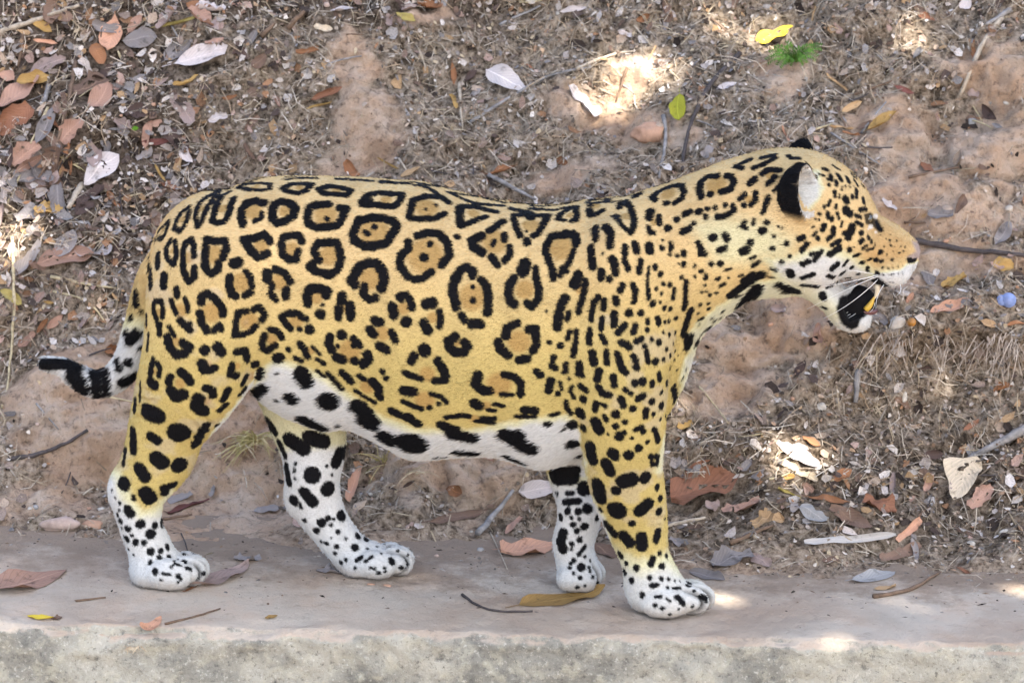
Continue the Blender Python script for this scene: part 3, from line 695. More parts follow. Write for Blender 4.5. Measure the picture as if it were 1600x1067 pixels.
yNF = foot_y(1050, 969) + .047
yNH = foot_y(262, 925) + .047
yFH = foot_y(590, 908) + .045
yFF = foot_y(911, 929) + .042
PARTS = [
    Slab('trunk', [(350, 411, 115, .112, 0), (400, 445, 168, .128, 0), (440, 460, 187, .132, 0), (475, 468, 196, .134, 0), (514, 475, 202, .138, 0), (555, 475, 200, .142, 0),
                   (612, 491, 212, .148, 0), (655, 502, 220, .152, 0), (720, 509, 208, .154, 0), (785, 515, 202, .152, 0),
                   (850, 527, 209, .146, 0), (905, 517, 207, .138, 0), (940, 508, 198, .130, 0)], cap=(1.0, .56), m=2.2, k=.01),
    Loft('trunk', [(985, 446, 126, .118, 0), (1030, 419, 121, .108, 0), (1080, 392, 112, .10, 0), (1128, 369, 107, .096, 0), (1188, 352, 111, .094, 0), (1240, 346, 106, .092, 0)],
         cap=(.8, .6), m=2.1, k=.03),
    Ell('trunk', 1030, 566, 0, 47, 122, .085, 15, k=.03),
    # head
    Loft('head', [(1232, 346, 108, .088, 0), (1256, 344, 103, .086, 0), (1277, 351, 87, .078, 0), (1298, 366, 66, .064, 0), (1340, 385, 50, .049, 0),
                  (1381, 392, 43, .041, 0), (1404, 402, 34, .034, 0)], cap=(.8, .55), m=2.2, k=.03),
    Loft('head', [(1290, 316, 48, .055, 0), (1312, 326, 42, .044, 0), (1342, 354, 34, .035, 0), (1373, 378, 28, .030, 0), (1400, 391, 21, .025, 0)], cap=(.8, .8), m=2.3, k=.022),
    Ell('head', 1268, 395, -.052, 52, 50, .044, 20, k=.03), Ell('head', 1268, 395, .052, 52, 50, .044, 20, k=.03),
    Ell('head', 1388, 423, -.026, 34, 24, .026, 8, k=.012), Ell('head', 1388, 423, .026, 34, 24, .026, 8, k=.012),
    Ell('head', 1419, 388, 0, 18, 15, .023, 40, k=.008),
    Ell('head', 1327, 345, -.036, 26, 16, .020, 45, k=.018), Ell('head', 1327, 345, .036, 26, 16, .020, 45, k=.018),
    Ell('head', 1335, 378, -.046, 34, 22, .016, 25, k=.02), Ell('head', 1335, 378, .046, 34, 22, .016, 25, k=.02),
    Loft('head', [(1252, 418, 36, .068, 0), (1296, 460, 23, .055, 0), (1324, 490, 25, .042, 0), (1346, 499, 19, .030, 0)], cap=(1, .8), k=.012),
    Ell('head', 1341, 472, 0, 30, 27, .020, 20, k=.003),
    Ear('ear', 1258, 300, -.088, (.043, .033, .050), (.90, -.42, .12)), Ear('ear', 1258, 300, .088, (.043, .033, .050), (.90, .42, .12)),
    # shoulders and hips
    Ell('trunk', 978, 452, -.085, 62, 105, .058, -14, k=.04), Ell('trunk', 978, 452, .085, 62, 105, .058, -14, k=.04),
    Ell('trunk', 338, 435, -.07, 88, 76, .062, 0, k=.05), Ell('trunk', 338, 435, .07, 88, 76, .062, 0, k=.05),
    # near fore leg
    Loft('nf', [(968, 540, 82, .060, -.096), (968, 610, 74, .059, -.100), (973, 670, 66, .054, -.094), (975, 730, 60, .050, -.084), (984, 776, 56, .046, -.072), (995, 820, 48, .042, yNF + .004),
                (1006, 865, 39, .037, yNF), (1018, 902, 42, .040, yNF)], cap=(1, .8), k=.018),
    Loft('nf', [(1016, 922, 40, .042, yNF), (1046, 930, 33, .044, yNF), (1068, 936, 24, .042, yNF)], cap=(.9, .6), k=.02),
    Ell('nf', 1036, 948, yNF - .036, 36, 25, .021, 0, k=.0045, zc=.0265), Ell('nf', 1072, 944, yNF - .012, 36, 24, .0205, 6, k=.0045, zc=.0265),
    Ell('nf', 1088, 934, yNF + .014, 30, 23, .020, 6, k=.0045, zc=.025), Ell('nf', 1080, 928, yNF + .037, 28, 22, .018, 0, k=.0045, zc=.024),
    # near hind leg
    Loft('nh', [(322, 470, 94, .068, -.084), (316, 545, 92, .070, -.092), (292, 605, 79, .066, -.088), (264, 660, 62, .056, -.072), (248, 712, 56, .046, -.066), (222, 757, 44, .038, yNH),
                (215, 788, 39, .033, yNH), (222, 827, 34, .032, yNH), (236, 862, 36, .035, yNH), (240, 888, 36, .038, yNH)], cap=(1, .9), k=.020),
    Ell('nh', 186, 760, yNH, 16, 30, .017, 8, k=.02),
    Loft('nh', [(240, 893, 34, .042, yNH), (264, 893, 31, .042, yNH), (282, 897, 24, .041, yNH)], cap=(.9, .6), k=.02),
    Ell('nh', 262, 907, yNH - .034, 38, 27, .022, 0, k=.0045, zc=.0275), Ell('nh', 292, 906, yNH - .011, 30, 26, .0205, 0, k=.0045, zc=.0275),
    Ell('nh', 302, 897, yNH + .014, 26, 23, .020, 0, k=.0045, zc=.0255), Ell('nh', 292, 890, yNH + .036, 26, 22, .018, 0, k=.0045, zc=.024),
    # far hind leg
    Loft('fh', [(450, 560, 70, .058, .078), (478, 650, 62, .054, .072), (489, 700, 52, .048, .066), (488, 745, 44, .041, yFH), (494, 785, 41, .035, yFH), (517, 825, 34, .032, yFH),
                (546, 860, 32, .034, yFH), (562, 876, 30, .038, yFH)], cap=(1, .9), k=.02),
    Ell('fh', 462, 775, yFH, 16, 30, .017, 5, k=.02),
    Loft('fh', [(562, 878, 31, .042, yFH), (584, 876, 28, .041, yFH), (602, 880, 22, .040, yFH)], cap=(.9, .6), k=.02),
    Ell('fh', 586, 888, yFH - .033, 34, 24, .021, 0, k=.0045, zc=.026), Ell('fh', 617, 886, yFH - .011, 29, 25, .0205, 0, k=.0045, zc=.0265),
    Ell('fh', 622, 876, yFH + .013, 26, 22, .020, 0, k=.0045, zc=.025), Ell('fh', 610, 870, yFH + .034, 26, 21, .018, 0, k=.0045, zc=.024),
    # far fore leg
    Loft('ff', [(900, 640, 60, .05, .085), (896, 700, 50, .046, .075), (902, 750, 43, .040, .065), (907, 790, 37, .035, yFF), (902, 825, 33, .033, yFF), (897, 855, 31, .034, yFF), (904, 892, 33, .038, yFF)], cap=(1, .8), k=.018),
    Ell('ff', 882, 842, yFF - .006, 17, 30, .026, 6, k=.01),
    Loft('ff', [(900, 898, 30, .040, yFF), (916, 902, 28, .042, yFF)], cap=(.8, .8), k=.015),
    Ell('ff', 893, 909, yFF - .030, 24, 22, .019, 0, k=.0045, zc=.024), Ell('ff', 915, 910, yFF - .011, 25, 23, .019, 0, k=.0045, zc=.025),
    Ell('ff', 924, 902, yFF + .012, 22, 21, .019, 0, k=.0045, zc=.0235), Ell('ff', 914, 896, yFF + .031, 22, 20, .017, 0, k=.0045, zc=.022),
    # tail
    Loft('tail', [(272, 392, 24, .026, .0), (244, 425, 25, .026, .01), (228, 470, 24, .026, .02), (216, 520, 24, .026, .025), (203, 562, 24, .026, .03), (180, 590, 22, .025, .035),
                  (150, 600, 21, .024, .04), (124, 590, 19, .022, .045), (100, 574, 14, .017, .05), (72, 568, 11, .012, .05)], cap=(1, 1.0), k=.012),
]
MOUTH_CUT = [(1317, 480), (1334, 457), (1356, 444), (1384, 452), (1410, 452), (1460, 462), (1460, 490), (1385, 484), (1366, 480), (1345, 492), (1326, 497)]
MOUTH_BLACK = [(1374, 434), (1398, 452), (1420, 462), (1420, 484), (1368, 480), (1362, 486), (1343, 497), (1341, 511), (1331, 516), (1317, 508), (1309, 495), (1306, 480), (1311, 466), (1335, 452), (1354, 438)]
mc_xz = [bl(a, b, -.02) for a, b in MOUTH_CUT]

H = 0.0026
lo = np.array([bl(40, 570)[0], -0.215, -0.006]); hi = np.array([bl(1460, 380)[0], 0.215, bl(1250, 160)[1]])
nn_ = np.ceil((hi - lo) / H).astype(int) + 1
gxs = lo[0] + H * np.arange(nn_[0]); gys = lo[1] + H * np.arange(nn_[1]); gzs = lo[2] + H * np.arange(nn_[2])
D = np.full(tuple(nn_), 0.06, dtype=np.float32)
for p in PARTS:
    b = p.box
    i0, i1 = np.searchsorted(gxs, [b[0], b[1]]); j0, j1 = np.searchsorted(gys, [b[2], b[3]]); k0, k1 = np.searchsorted(gzs, [b[4], b[5]])
    if i1 <= i0 or j1 <= j0 or k1 <= k0: continue
    d = p.grid(gxs[i0:i1], gys[j0:j1], gzs[k0:k1]).astype(np.float32)
    s = D[i0:i1, j0:j1, k0:k1]
    h = np.maximum(p.k - np.abs(s - d), 0) / p.k
    D[i0:i1, j0:j1, k0:k1] = np.minimum(s, d) - h * h * p.k * .25
# open mouth
i0, i1 = np.searchsorted(gxs, [bl(1290, 470)[0], gxs[-1]]); k0, k1 = np.searchsorted(gzs, [bl(1350, 540)[1], bl(1350, 420)[1]])
X, Z = np.meshgrid(gxs[i0:i1], gzs[k0:k1], indexing='ij')
pc = polysd(X, Z, mc_xz).astype(np.float32)[:, None, :]
ycore = (np.abs(gys)[None, :, None] - np.where(X < bl(1372, 470)[0], .020, -.05)[:, None, :]).astype(np.float32)
cut = np.maximum(pc, -ycore)
D[i0:i1, :, k0:k1] = np.maximum(D[i0:i1, :, k0:k1], -cut)
# flatten soles on the ground
zf = gzs[None, None, :].astype(np.float32)
D = np.maximum(D, 0.0005 - zf)

def surface_nets(D, lo, H):
    S = D < 0
    nx, ny, nz = D.shape
    c = np.zeros((nx - 1, ny - 1, nz - 1), np.uint8)
    for a in (0, 1):
        for b in (0, 1):
            for e in (0, 1):
                c += S[a:nx - 1 + a, b:ny - 1 + b, e:nz - 1 + e]
    act = (c > 0) & (c < 8)
    idx = np.argwhere(act)
    num = np.full(act.shape, -1, np.int32)
    num[act] = np.arange(len(idx), dtype=np.int32)
    acc = np.zeros((len(idx), 3)); cnt = np.zeros(len(idx))
    corners = [(a, b, e) for a in (0, 1) for b in (0, 1) for e in (0, 1)]
    val = {q: D[idx[:, 0] + q[0], idx[:, 1] + q[1], idx[:, 2] + q[2]].astype(np.float64) for q in corners}
    for p in corners:
        for ax in range(3):
            if p[ax] == 0:
                q = list(p); q[ax] = 1; q = tuple(q)
                v0, v1 = val[p], val[q]
                cr = (v0 < 0) != (v1 < 0)
                t = np.where(cr, v0 / np.where(cr, v0 - v1, 1), 0)
                pos = np.array(p, float)[None, :].repeat(len(idx), 0); pos[:, ax] += t
                acc += pos * cr[:, None]; cnt += cr
    V = lo + H * (idx + acc / cnt[:, None])
    F = []
    for ax in range(3):
        o1, o2 = [(1, 2), (2, 0), (0, 1)][ax]
        sl0 = [slice(None)] * 3; sl1 = [slice(None)] * 3
        sl0[ax] = slice(0, -1); sl1[ax] = slice(1, None)
        a, b = S[tuple(sl0)], S[tuple(sl1)]
        e = np.argwhere(a != b)
        e = e[(e[:, o1] > 0) & (e[:, o2] > 0) & (e[:, o1] < D.shape[o1] - 1) & (e[:, o2] < D.shape[o2] - 1)]
        flip = b[tuple(e.T)]
        def cell(s1, s2):
            g = e.copy(); g[:, o1] -= s1; g[:, o2] -= s2
            return num[g[:, 0], g[:, 1], g[:, 2]]
        q = np.stack([cell(1, 1), cell(0, 1), cell(0, 0), cell(1, 0)], 1)
        q[flip] = q[flip][:, ::-1]
        F.append(q)
    return V, np.concatenate(F)

JV, JF = surface_nets(D, lo, H)
del D
# light smoothing
ea = np.concatenate([JF[:, [0, 1]], JF[:, [1, 2]], JF[:, [2, 3]], JF[:, [3, 0]]])
deg = np.bincount(ea[:, 0], minlength=len(JV)) + np.bincount(ea[:, 1], minlength=len(JV))
def lap(V, f):
    A = np.empty_like(V)
    for ax in range(3):
        A[:, ax] = np.bincount(ea[:, 0], V[ea[:, 1], ax], len(V)) + np.bincount(ea[:, 1], V[ea[:, 0], ax], len(V))
    return V + f * (A / deg[:, None] - V)
for it in range(4):
    JV = lap(JV, .55); JV = lap(JV, -.45)
def vnormals(V, F):
    n = np.cross(V[F[:, 2]] - V[F[:, 0]], V[F[:, 3]] - V[F[:, 1]])
    N = np.zeros_like(V)
    for c in range(4):
        for ax in range(3): N[:, ax] += np.bincount(F[:, c], n[:, ax], len(V))
    return N / (np.linalg.norm(N, axis=1)[:, None] + 1e-12)
TOES = {}
for p in PARTS:
    if isinstance(p, Ell) and p.group in ('nf', 'nh', 'fh', 'ff') and p.c[2] < .03: TOES.setdefault(p.group, []).append(p)
GROOVE = np.zeros(len(JV))
for g_, ts in TOES.items():
    ts.sort(key=lambda e: e.c[1])
    for a_, b_ in zip(ts[:-1], ts[1:]):
        ym = (a_.c[1] + a_.r[1] + b_.c[1] - b_.r[1]) * .5; xm = (a_.c[0] + b_.c[0]) * .5
        w = np.exp(-((JV[:, 1] - ym) / .0038) ** 2) * smooth(xm - .035, xm - .004, JV[:, 0]) * (JV[:, 0] < xm + .07) * (1 - smooth(.040, .058, JV[:, 2]))
        GROOVE = np.maximum(GROOVE, w)
JN = vnormals(JV, JF)
JV = JV - JN * (GROOVE * .0105)[:, None]
JV = lap(JV, .4)
JN = vnormals(JV, JF)
print('jaguar verts', len(JV))

# group per vertex
groups = ['trunk', 'head', 'ear', 'nf', 'nh', 'fh', 'ff', 'tail']
gd = np.full((len(JV), len(groups)), 1e3)
for p in PARTS:
    b = p.box
    w = np.where((JV[:, 0] > b[0]) & (JV[:, 0] < b[1]) & (JV[:, 1] > b[2]) & (JV[:, 1] < b[3]) & (JV[:, 2] > b[4]) & (JV[:, 2] < b[5]))[0]
    if len(w):
        gi = groups.index(p.group)
        gd[w, gi] = np.minimum(gd[w, gi], p.points(JV[w]))
GRP = np.argmin(gd, 1)

# ------------------------------------------------------------------ jaguar: colouring the coat
MARKS[(40, 400, 3.81)] = """
24 655 220 657 285;20 628 365;36 622 500 665 460;24 600 455;24 548 620 560 670;32 612 635;38 590 750 650 720;14 690 330;16 685 545
35 425 690 420 800;30 480 690 480 790;52 300 650 290 720 335 790;38 100 645 190 640 255 640;20 430 835 500 820;F 640 440 40"""
MARKS[(1240, 330, 7.619)] += "\n38 1390 575 1440 555"
JB = BVHTree.FromPolygons(JV.tolist(), JF.tolist())
from mathutils.kdtree import KDTree
kd = KDTree(len(JV))
for i, v in enumerate(JV.tolist()): kd.insert(v, i)
kd.balance()
CAML = to_local(CAM)
def jhit(px, py):
    for s in range(7):
        qx, qy = px + (700 - px) * .006 * s, py + (490 - py) * .012 * s
        o, d = ray(qx, qy)
        dl_ = to_local(o + d) - CAML
        loc, nor, idx, dist = JB.ray_cast(Vector(CAML), Vector(dl_))
        if loc is not None: return np.array(loc), np.array(nor), idx, dl_
    return None, None, None, None
SDM = np.full(len(JV), 1.0)
FILL = np.zeros(len(JV))
axisY = {'nf': yNF, 'nh': yNH, 'fh': yFH, 'ff': yFF, 'tail': .03, 'trunk': 0.0, 'head': 0.0, 'ear': 0.0}
def splat(c, r):
    for co, i, dd in kd.find_range(c, r + .005):
        if dd - r < SDM[i]: SDM[i] = dd - r
def dab(c, r):
    for co, i, dd in kd.find_range(c, r * 1.25):
        w = min(1.0, max(0.0, (r * 1.25 - dd) / (r * .45)))
        if w > FILL[i]: FILL[i] = w
for (ox, oy, sc), txt in MARKS.items():
    for item in txt.replace('\n', ';').split(';'):
        item = item.strip()
        if not item: continue
        f = item.split()
        if f[0] == 'F':
            x, y, r = float(f[1]), float(f[2]), float(f[3])
            p, n, idx, dv = jhit(ox + x / sc, oy + y / sc)
            if p is None: continue
            g = groups[GRP[JF[idx][0]]]
            rr = r / sc * K
            dab(p, rr); q = p.copy(); q[1] = 2 * axisY[g] - q[1]; dab(q, rr)
            continue
        r = float(f[0]) / sc
        pts = [(ox + float(f[i]) / sc, oy + float(f[i + 1]) / sc) for i in range(1, len(f), 2)]
        smp = [pts[0]]
        for a, b in zip(pts[:-1], pts[1:]):
            n = max(1, int(math.hypot(b[0] - a[0], b[1] - a[1]) / 2.5))
            for j in range(1, n + 1): smp.append((a[0] + (b[0] - a[0]) * j / n, a[1] + (b[1] - a[1]) * j / n))
        for (x, y) in smp:
            p, n, idx, dv = jhit(x, y)
            if p is None: continue
            g = groups[GRP[JF[idx][0]]]
            fs = max(.35, abs(float(np.dot(n, dv))))
            rr = r * K * 1.04 * (1.0 + .25 * (1 / fs - 1)) + (min(.0016, .22 * r * K) if g != 'tail' else 0.0)
            splat(p, rr)
            q = p.copy(); q[1] = 2 * axisY[g] - q[1]
            if g in ('nf', 'nh', 'fh', 'ff') and abs(q[1]) > .16: continue
            splat(q, rr)
JW = to_world(JV)
fine = fbm(JV * np.array([90, 90, 160]), 2, 201)
SDM2 = SDM + .0011 * fine + rng.normal(0, .00045, len(JV))
BLACK = 1 - smooth(-.0012, .0016, SDM2)

M2 = JV.copy(); sel = np.isin(GRP, [0, 1, 2])
M2[sel, 1] = -np.abs(M2[sel, 1])
PX, PY = project(to_world(M2))
jit = 5 * fbm(JV * 40, 3, 211)
PXj, PYj = PX + jit, PY + jit * .7
WH = np.zeros(len(JV))
def white(gs, poly, soft, amt=1.0):
    w = np.where(np.isin(GRP, [groups.index(g) for g in gs]))[0]
    d = polysd(PXj[w], PYj[w], poly)
    WH[w] = np.maximum(WH[w], amt * (1 - smooth(-soft, soft, d)))
white(['trunk', 'nh'], [(385, 660), (404, 592), (430, 566), (462, 574), (505, 592), (545, 620), (590, 652), (640, 672), (700, 676), (760, 672), (830, 658), (885, 652), (930, 690), (940, 780), (385, 780)], 15)
white(['trunk', 'nf'], [(1025, 735), (1052, 660), (1066, 602), (1075, 552), (1085, 512), (1122, 478), (1170, 446), (1240, 438), (1262, 452), (1310, 560), (1110, 720)], 12, .95)
white(['trunk', 'head'], [(1200, 405), (1250, 400), (1290, 392), (1335, 404), (1362, 428), (1400, 430), (1440, 424), (1440, 450), (1380, 540), (1290, 530), (1240, 470)], 18, .9)
white(['trunk', 'head'], [(1070, 345), (1120, 335), (1200, 340), (1240, 370), (1230, 410), (1120, 420)], 30, .35)
white(['head'], [(1246, 274), (1264, 268), (1276, 266), (1284, 292), (1279, 318), (1262, 334), (1246, 336)], 8, .84)
white(['head'], [(1366, 427), (1405, 421), (1420, 410), (1440, 409), (1440, 450), (1366, 452)], 4)
white(['nh'], [(150, 728), (184, 742), (196, 778), (222, 806), (250, 792), (266, 768), (330, 840), (420, 860), (420, 950), (150, 950)], 20, .92)
white(['nh'], [(325, 692), (347, 655), (374, 622), (400, 582), (425, 560), (425, 660), (330, 705)], 6)
white(['nf'], [(955, 862), (1000, 888), (1042, 872), (1062, 884), (1135, 900), (1190, 890), (1190, 990), (955, 990)], 30, .86)
white(['nf'], [(925, 775), (950, 825), (975, 905), (940, 905)], 6)
white(['fh'], [(380, 700), (560, 690), (720, 820), (720, 950), (400, 950)], 26)
white(['fh'], [(400, 600), (560, 600), (560, 720), (400, 720)], 20, .45)
white(['ff', 'nf', 'trunk'], [(866, 655), (902, 668), (916, 745), (875, 745)], 6, .95)
white(['ff'], [(820, 745), (960, 745), (960, 950), (820, 950)], 24, .92)
white(['tail'], [(40, 505), (260, 505), (260, 660), (40, 660)], 28, .9)
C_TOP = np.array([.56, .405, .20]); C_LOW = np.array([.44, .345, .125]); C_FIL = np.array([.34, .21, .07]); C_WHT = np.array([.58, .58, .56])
C_BLK = np.array([.004, .004, .005]); C_BRN = np.array([.40, .255, .11]); C_WYL = np.array([.575, .55, .345])
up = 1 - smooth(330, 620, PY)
base = C_LOW + (C_TOP - C_LOW) * up[:, None]  # lower flank darker and yellower: body shading and bounce put into the coat
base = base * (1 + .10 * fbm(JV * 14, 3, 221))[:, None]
def over(c, w):
    global base
    base = base + (c - base) * w[:, None]
brow = 1 - smooth(-10, 10, polysd(PXj, PYj, [(1368, 335), (1430, 382), (1424, 400), (1400, 414), (1368, 420), (1356, 398), (1358, 352)]))
over(C_BRN, brow * np.isin(GRP, [1]) * .75)
over(C_FIL, FILL * .85)
over(np.array([.42, .37, .31]), .35 * smooth(.1, .6, fbm(JV * 22, 3, 231)) * np.isin(GRP, [3, 4, 5, 6]))
yel = np.clip(1 - smooth(0, .55, WH), 0, 1)
# creamy transition between gold and white
tr = smooth(.02, .45, WH)
over(C_WYL, tr)
thr = 1 - smooth(-14, 14, polysd(PXj, PYj, [(1085, 470), (1130, 440), (1200, 425), (1260, 440), (1320, 480), (1300, 540), (1060, 560)]))
wcol = C_WHT[None, :] + (C_WYL - C_WHT)[None, :] * (thr * np.isin(GRP, [0, 1]) * .7)[:, None]
w2 = smooth(.35, .95, WH)
wcol = wcol * np.where(np.isin(GRP, [3, 4, 5, 6]), .90, np.where(GRP == 1, .88, 1.0))[:, None]
base = base + (wcol - base) * w2[:, None]
# ears: dark backs with a pale spot, white inside
for p in PARTS:
    if not isinstance(p, Ear): continue
    w = np.where(GRP == 2)[0]
    w = w[np.sign(JV[w, 1]) == np.sign(p.c[1])]
    q = (JV[w] - p.c)
    rel = q / p.r
    rad = np.linalg.norm(rel, axis=1)
    dd = q @ p.d
    outer = smooth(.90, .95, rad)
    inner = 1 - outer
    spot = .8 * np.exp(-(((q[:, 2] - .022) / .011) ** 2 + ((q[:, 0] - .002) / .016) ** 2))
    bk = outer * smooth(-1.02, -.62, rel[:, 2]) * (1 - smooth(.25, .6, spot))
    BLACK[w] = np.maximum(BLACK[w] * 0, bk)
    base[w] = base[w] * (1 - (inner + spot * outer).clip(0, 1)[:, None]) + (np.array([.50, .48, .44])[None, :] * (1 + .35 * fbm(JV[w] * np.array([60, 60, 420]), 2, 241))[:, None]) * (inner + spot * outer).clip(0, 1)[:, None]
mb = polysd(PX + .5 * jit, PY + .4 * jit, MOUTH_BLACK)
BLACK = np.maximum(BLACK, (1 - smooth(-2.5, 2.5, mb)) * (GRP == 1))
inm = (polysd(JV[:, 0], JV[:, 2], mc_xz) < .004) & (GRP == 1)
BLACK = np.maximum(BLACK, inm * 1.0)
EW = np.zeros(len(JV))
for ex, ey, er in ((918, 184, 30), (972, 62, 32), (890, 215, 12), (980, 250, 16)):
    d2 = np.hypot(PX - (1240 + ex / 7.619), PY - (330 + ey / 7.619))
    EW = np.maximum(EW, (1 - smooth(er / 7.619 * .7, er / 7.619 * 1.25, d2)) * (GRP == 1))
over(np.array([.60, .56, .50]), EW)
BLACK = BLACK * (1 - EW)
ed_ = polysd(PX, PY, [(1350, 335), (1360, 332), (1372, 344), (1381, 361), (1373, 363), (1363, 352), (1353, 350)])
BLACK = np.maximum(BLACK, .93 * (1 - smooth(-1.5, 2.5, ed_)) * (GRP == 1) * (1 - .6 * EW))
BLACK = np.maximum(BLACK, GROOVE * .85)  # crease shade between the toes painted into the coat
nose = 1 - smooth(-3, 3, polysd(PX, PY, [(1425, 377), (1445, 382), (1445, 402), (1420, 408), (1417, 402), (1431, 393)]))
over(np.array([.34, .27, .24]), nose * (GRP == 1))
BLACK = BLACK * (1 - .9 * nose * (GRP == 1) * (PY < 403))
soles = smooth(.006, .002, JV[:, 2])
over(np.array([.36, .28, .21]), (1 - smooth(.004, .030, JV[:, 2] + .006 * jit / 5)) * .55)  # dusty tan low on the paws, also helping weak contact shadow
over(np.array([.05, .04, .035]), (1 - smooth(.001, .009, JV[:, 2])) * .9)  # dark rim at the soles, contact shadow painted into the coat
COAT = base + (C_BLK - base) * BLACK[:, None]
COAT = COAT * (1 + rng.normal(0, .035, len(JV)))[:, None]
COAT = np.clip(COAT, .003, 1)

# objects --------------------------------------------------------
jag = bpy.data.objects.new('jaguar', None)
COL.objects.link(jag)
jag.location = ORG; jag.rotation_euler = (0, 0, -YAW)
tag(jag, 'spotted golden jaguar walking along the concrete ledge with its mouth open', 'jaguar')
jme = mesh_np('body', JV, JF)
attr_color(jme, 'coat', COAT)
m = Nodes('coat')
tc = m.n('ShaderNodeTexCoord').outputs['Object']
mp = m.n('ShaderNodeMapping'); mp.inputs['Scale'].default_value = (160, 700, 520)
m.l(tc, mp.inputs[0])
hn = m.noise(mp.outputs[0], 1.0, 3, .6).outputs[0]
big = m.noise(tc, 60, 3, .5).outputs[0]
ca = m.n('ShaderNodeAttribute', attribute_name='coat').outputs['Color']
hair = m.ramp(hn, [(.30, .80), (.5, 1.0), (.70, 1.14)]).outputs[0]
m.l(m.mix(1.0, ca, hair, 'MULTIPLY'), m.b.inputs['Base Color'])
m.rough(.65, .08)
m.b.inputs['Sheen Weight'].default_value = .03
m.b.inputs['Sheen Roughness'].default_value = .45
b1 = m.bump(big, .15, .006)
m.l(m.bump(hn, .45, .0012, b1), m.b.inputs['Normal'])
COATM = m.m
link('body', jme, COATM, jag)

# fur: short strands over the coat
NH = 420000
pick = rng.integers(0, len(JV), NH)
pick = pick[(JV[pick, 2] > .004) & ~inm[pick]]
g = GRP[pick]; P0 = JV[pick] + rng.normal(0, .0009, (len(pick), 3)); N0 = JN[pick]
dirs = np.where((np.isin(g, [3, 4, 5, 6]))[:, None], np.array([-.25, 0, -1.0]), np.array([-1.0, 0, -.28]))
dirs = np.where((g == 7)[:, None], np.array([-.7, 0, -.7]), dirs)
paw = (JV[pick, 2] < .06) & np.isin(g, [3, 4, 5, 6])
dirs = np.where(paw[:, None], np.array([.7, 0, -.7]), dirs)
dirs = dirs + rng.normal(0, .16, dirs.shape)
T0 = dirs - N0 * (dirs * N0).sum(1)[:, None]
T0 /= np.linalg.norm(T0, axis=1)[:, None] + 1e-9
wh = WH[pick]
L0 = np.where(g == 1, .0032, np.where(np.isin(g, [3, 4, 5, 6]), .0034, .0046)) + .005 * wh * np.isin(g, [0]) + .004 * (g == 7) + .006 * (g == 2)
L0 = L0 * rng.uniform(.6, 1.25, len(pick))
lift = .085 + .24 * wh * np.isin(g, [0, 7])
lift = lift * rng.uniform(.5, 1.4, len(pick))
c0 = P0 - N0 * .0006
c1 = P0 + (T0 * .55 + N0 * (lift * .6)[:, None]) * L0[:, None]
c2 = P0 + (T0 * 1.0 + N0 * (lift * .8)[:, None]) * L0[:, None]
pts = np.stack([c0, c1, c2], 1).reshape(-1, 3)
fur_d = bpy.data.hair_curves.new('fur')
fur_d.add_curves([3] * len(pick))
fur_d.attributes['position'].data.foreach_set('vector', pts.astype(np.float32).ravel())
ra = fur_d.attributes.new('radius', 'FLOAT', 'POINT') if 'radius' not in fur_d.attributes else fur_d.attributes['radius']
ra.data.foreach_set('value', np.tile(np.array([.00032, .00026, .00004], dtype=np.float32), len(pick)))
fc = fur_d.attributes.new('coat', 'FLOAT_COLOR', 'CURVE')
cc = np.concatenate([COAT[pick] * rng.uniform(.86, 1.14, (len(pick), 1)), np.ones((len(pick), 1))], 1).astype(np.float32)
fc.data.foreach_set('color', cc.ravel())
m = Nodes('fur_strands')
ca = m.n('ShaderNodeAttribute', attribute_name='coat').outputs['Color']
m.l(ca, m.b.inputs['Base Color'])
m.rough(.55, .10)
fur_d.materials.append(m.m)
fur = bpy.data.objects.new('fur', fur_d)
COL.objects.link(fur); fur.parent = jag
fur['kind'] = 'stuff'

def tube(pts, radii, seg=6):
    """closed tapered tube mesh arrays along 3-D points"""
    pts = np.asarray(pts, float); n = len(pts)
    t = np.gradient(pts, axis=0); t /= np.linalg.norm(t, axis=1)[:, None] + 1e-12
    ref = np.array([0.0, 0, 1]) if abs(t[0][2]) < .9 else np.array([1.0, 0, 0])
    V, F = [], []
    for i in range(n):
        a = np.cross(t[i], ref); a /= np.linalg.norm(a) + 1e-12
        b = np.cross(t[i], a)
        for s in range(seg):
            th = 2 * math.pi * s / seg
            V.append(pts[i] + radii[i] * (a * math.cos(th) + b * math.sin(th)))
    for i in range(n - 1):
        for s in range(seg):
            F.append((i * seg + s, i * seg + (s + 1) % seg, (i + 1) * seg + (s + 1) % seg, (i + 1) * seg + s))
    return np.array(V), F, [tuple(range(seg))[::-1], tuple(range((n - 1) * seg, n * seg))]
def tube_obj(name, pts, radii, mat, parent=None, seg=6):
    V, F, caps = tube(pts, radii, seg)
    me = bpy.data.meshes.new(name)
    me.from_pydata(V.tolist(), [], F + caps)
    for p in me.polygons: p.use_smooth = True
    return link(name, me, mat, parent)
def ball(name, c, r, mat, parent, u=20, v=12):
    bm = bmesh.new()
    bmesh.ops.create_uvsphere(bm, u_segments=u, v_segments=v, radius=1.0)
    for q in bm.verts:
        q.co = Vector((q.co.x * r[0] + c[0], q.co.y * r[1] + c[1], q.co.z * r[2] + c[2]))
    for q in bm.faces: q.smooth = True
    me = bpy.data.meshes.new(name); bm.to_mesh(me); bm.free()
    return link(name, me, mat, parent)
def flat_mat(name, c, rough=.5, spec=.4):
    m = Nodes(name)
    n1 = m.noise(m.n('ShaderNodeTexCoord').outputs['Object'], 90, 4, .6).outputs[0]
    m.l(m.mix(m.ramp(n1, [(.3, 0.0), (.7, 1.0)]).outputs[0], [x * .78 for x in c], [min(1, x * 1.15) for x in c]), m.b.inputs['Base Color'])
    m.rough(rough, spec)
    return m.m
EYE = flat_mat('eye', (.045, .035, .012), .06, .8)
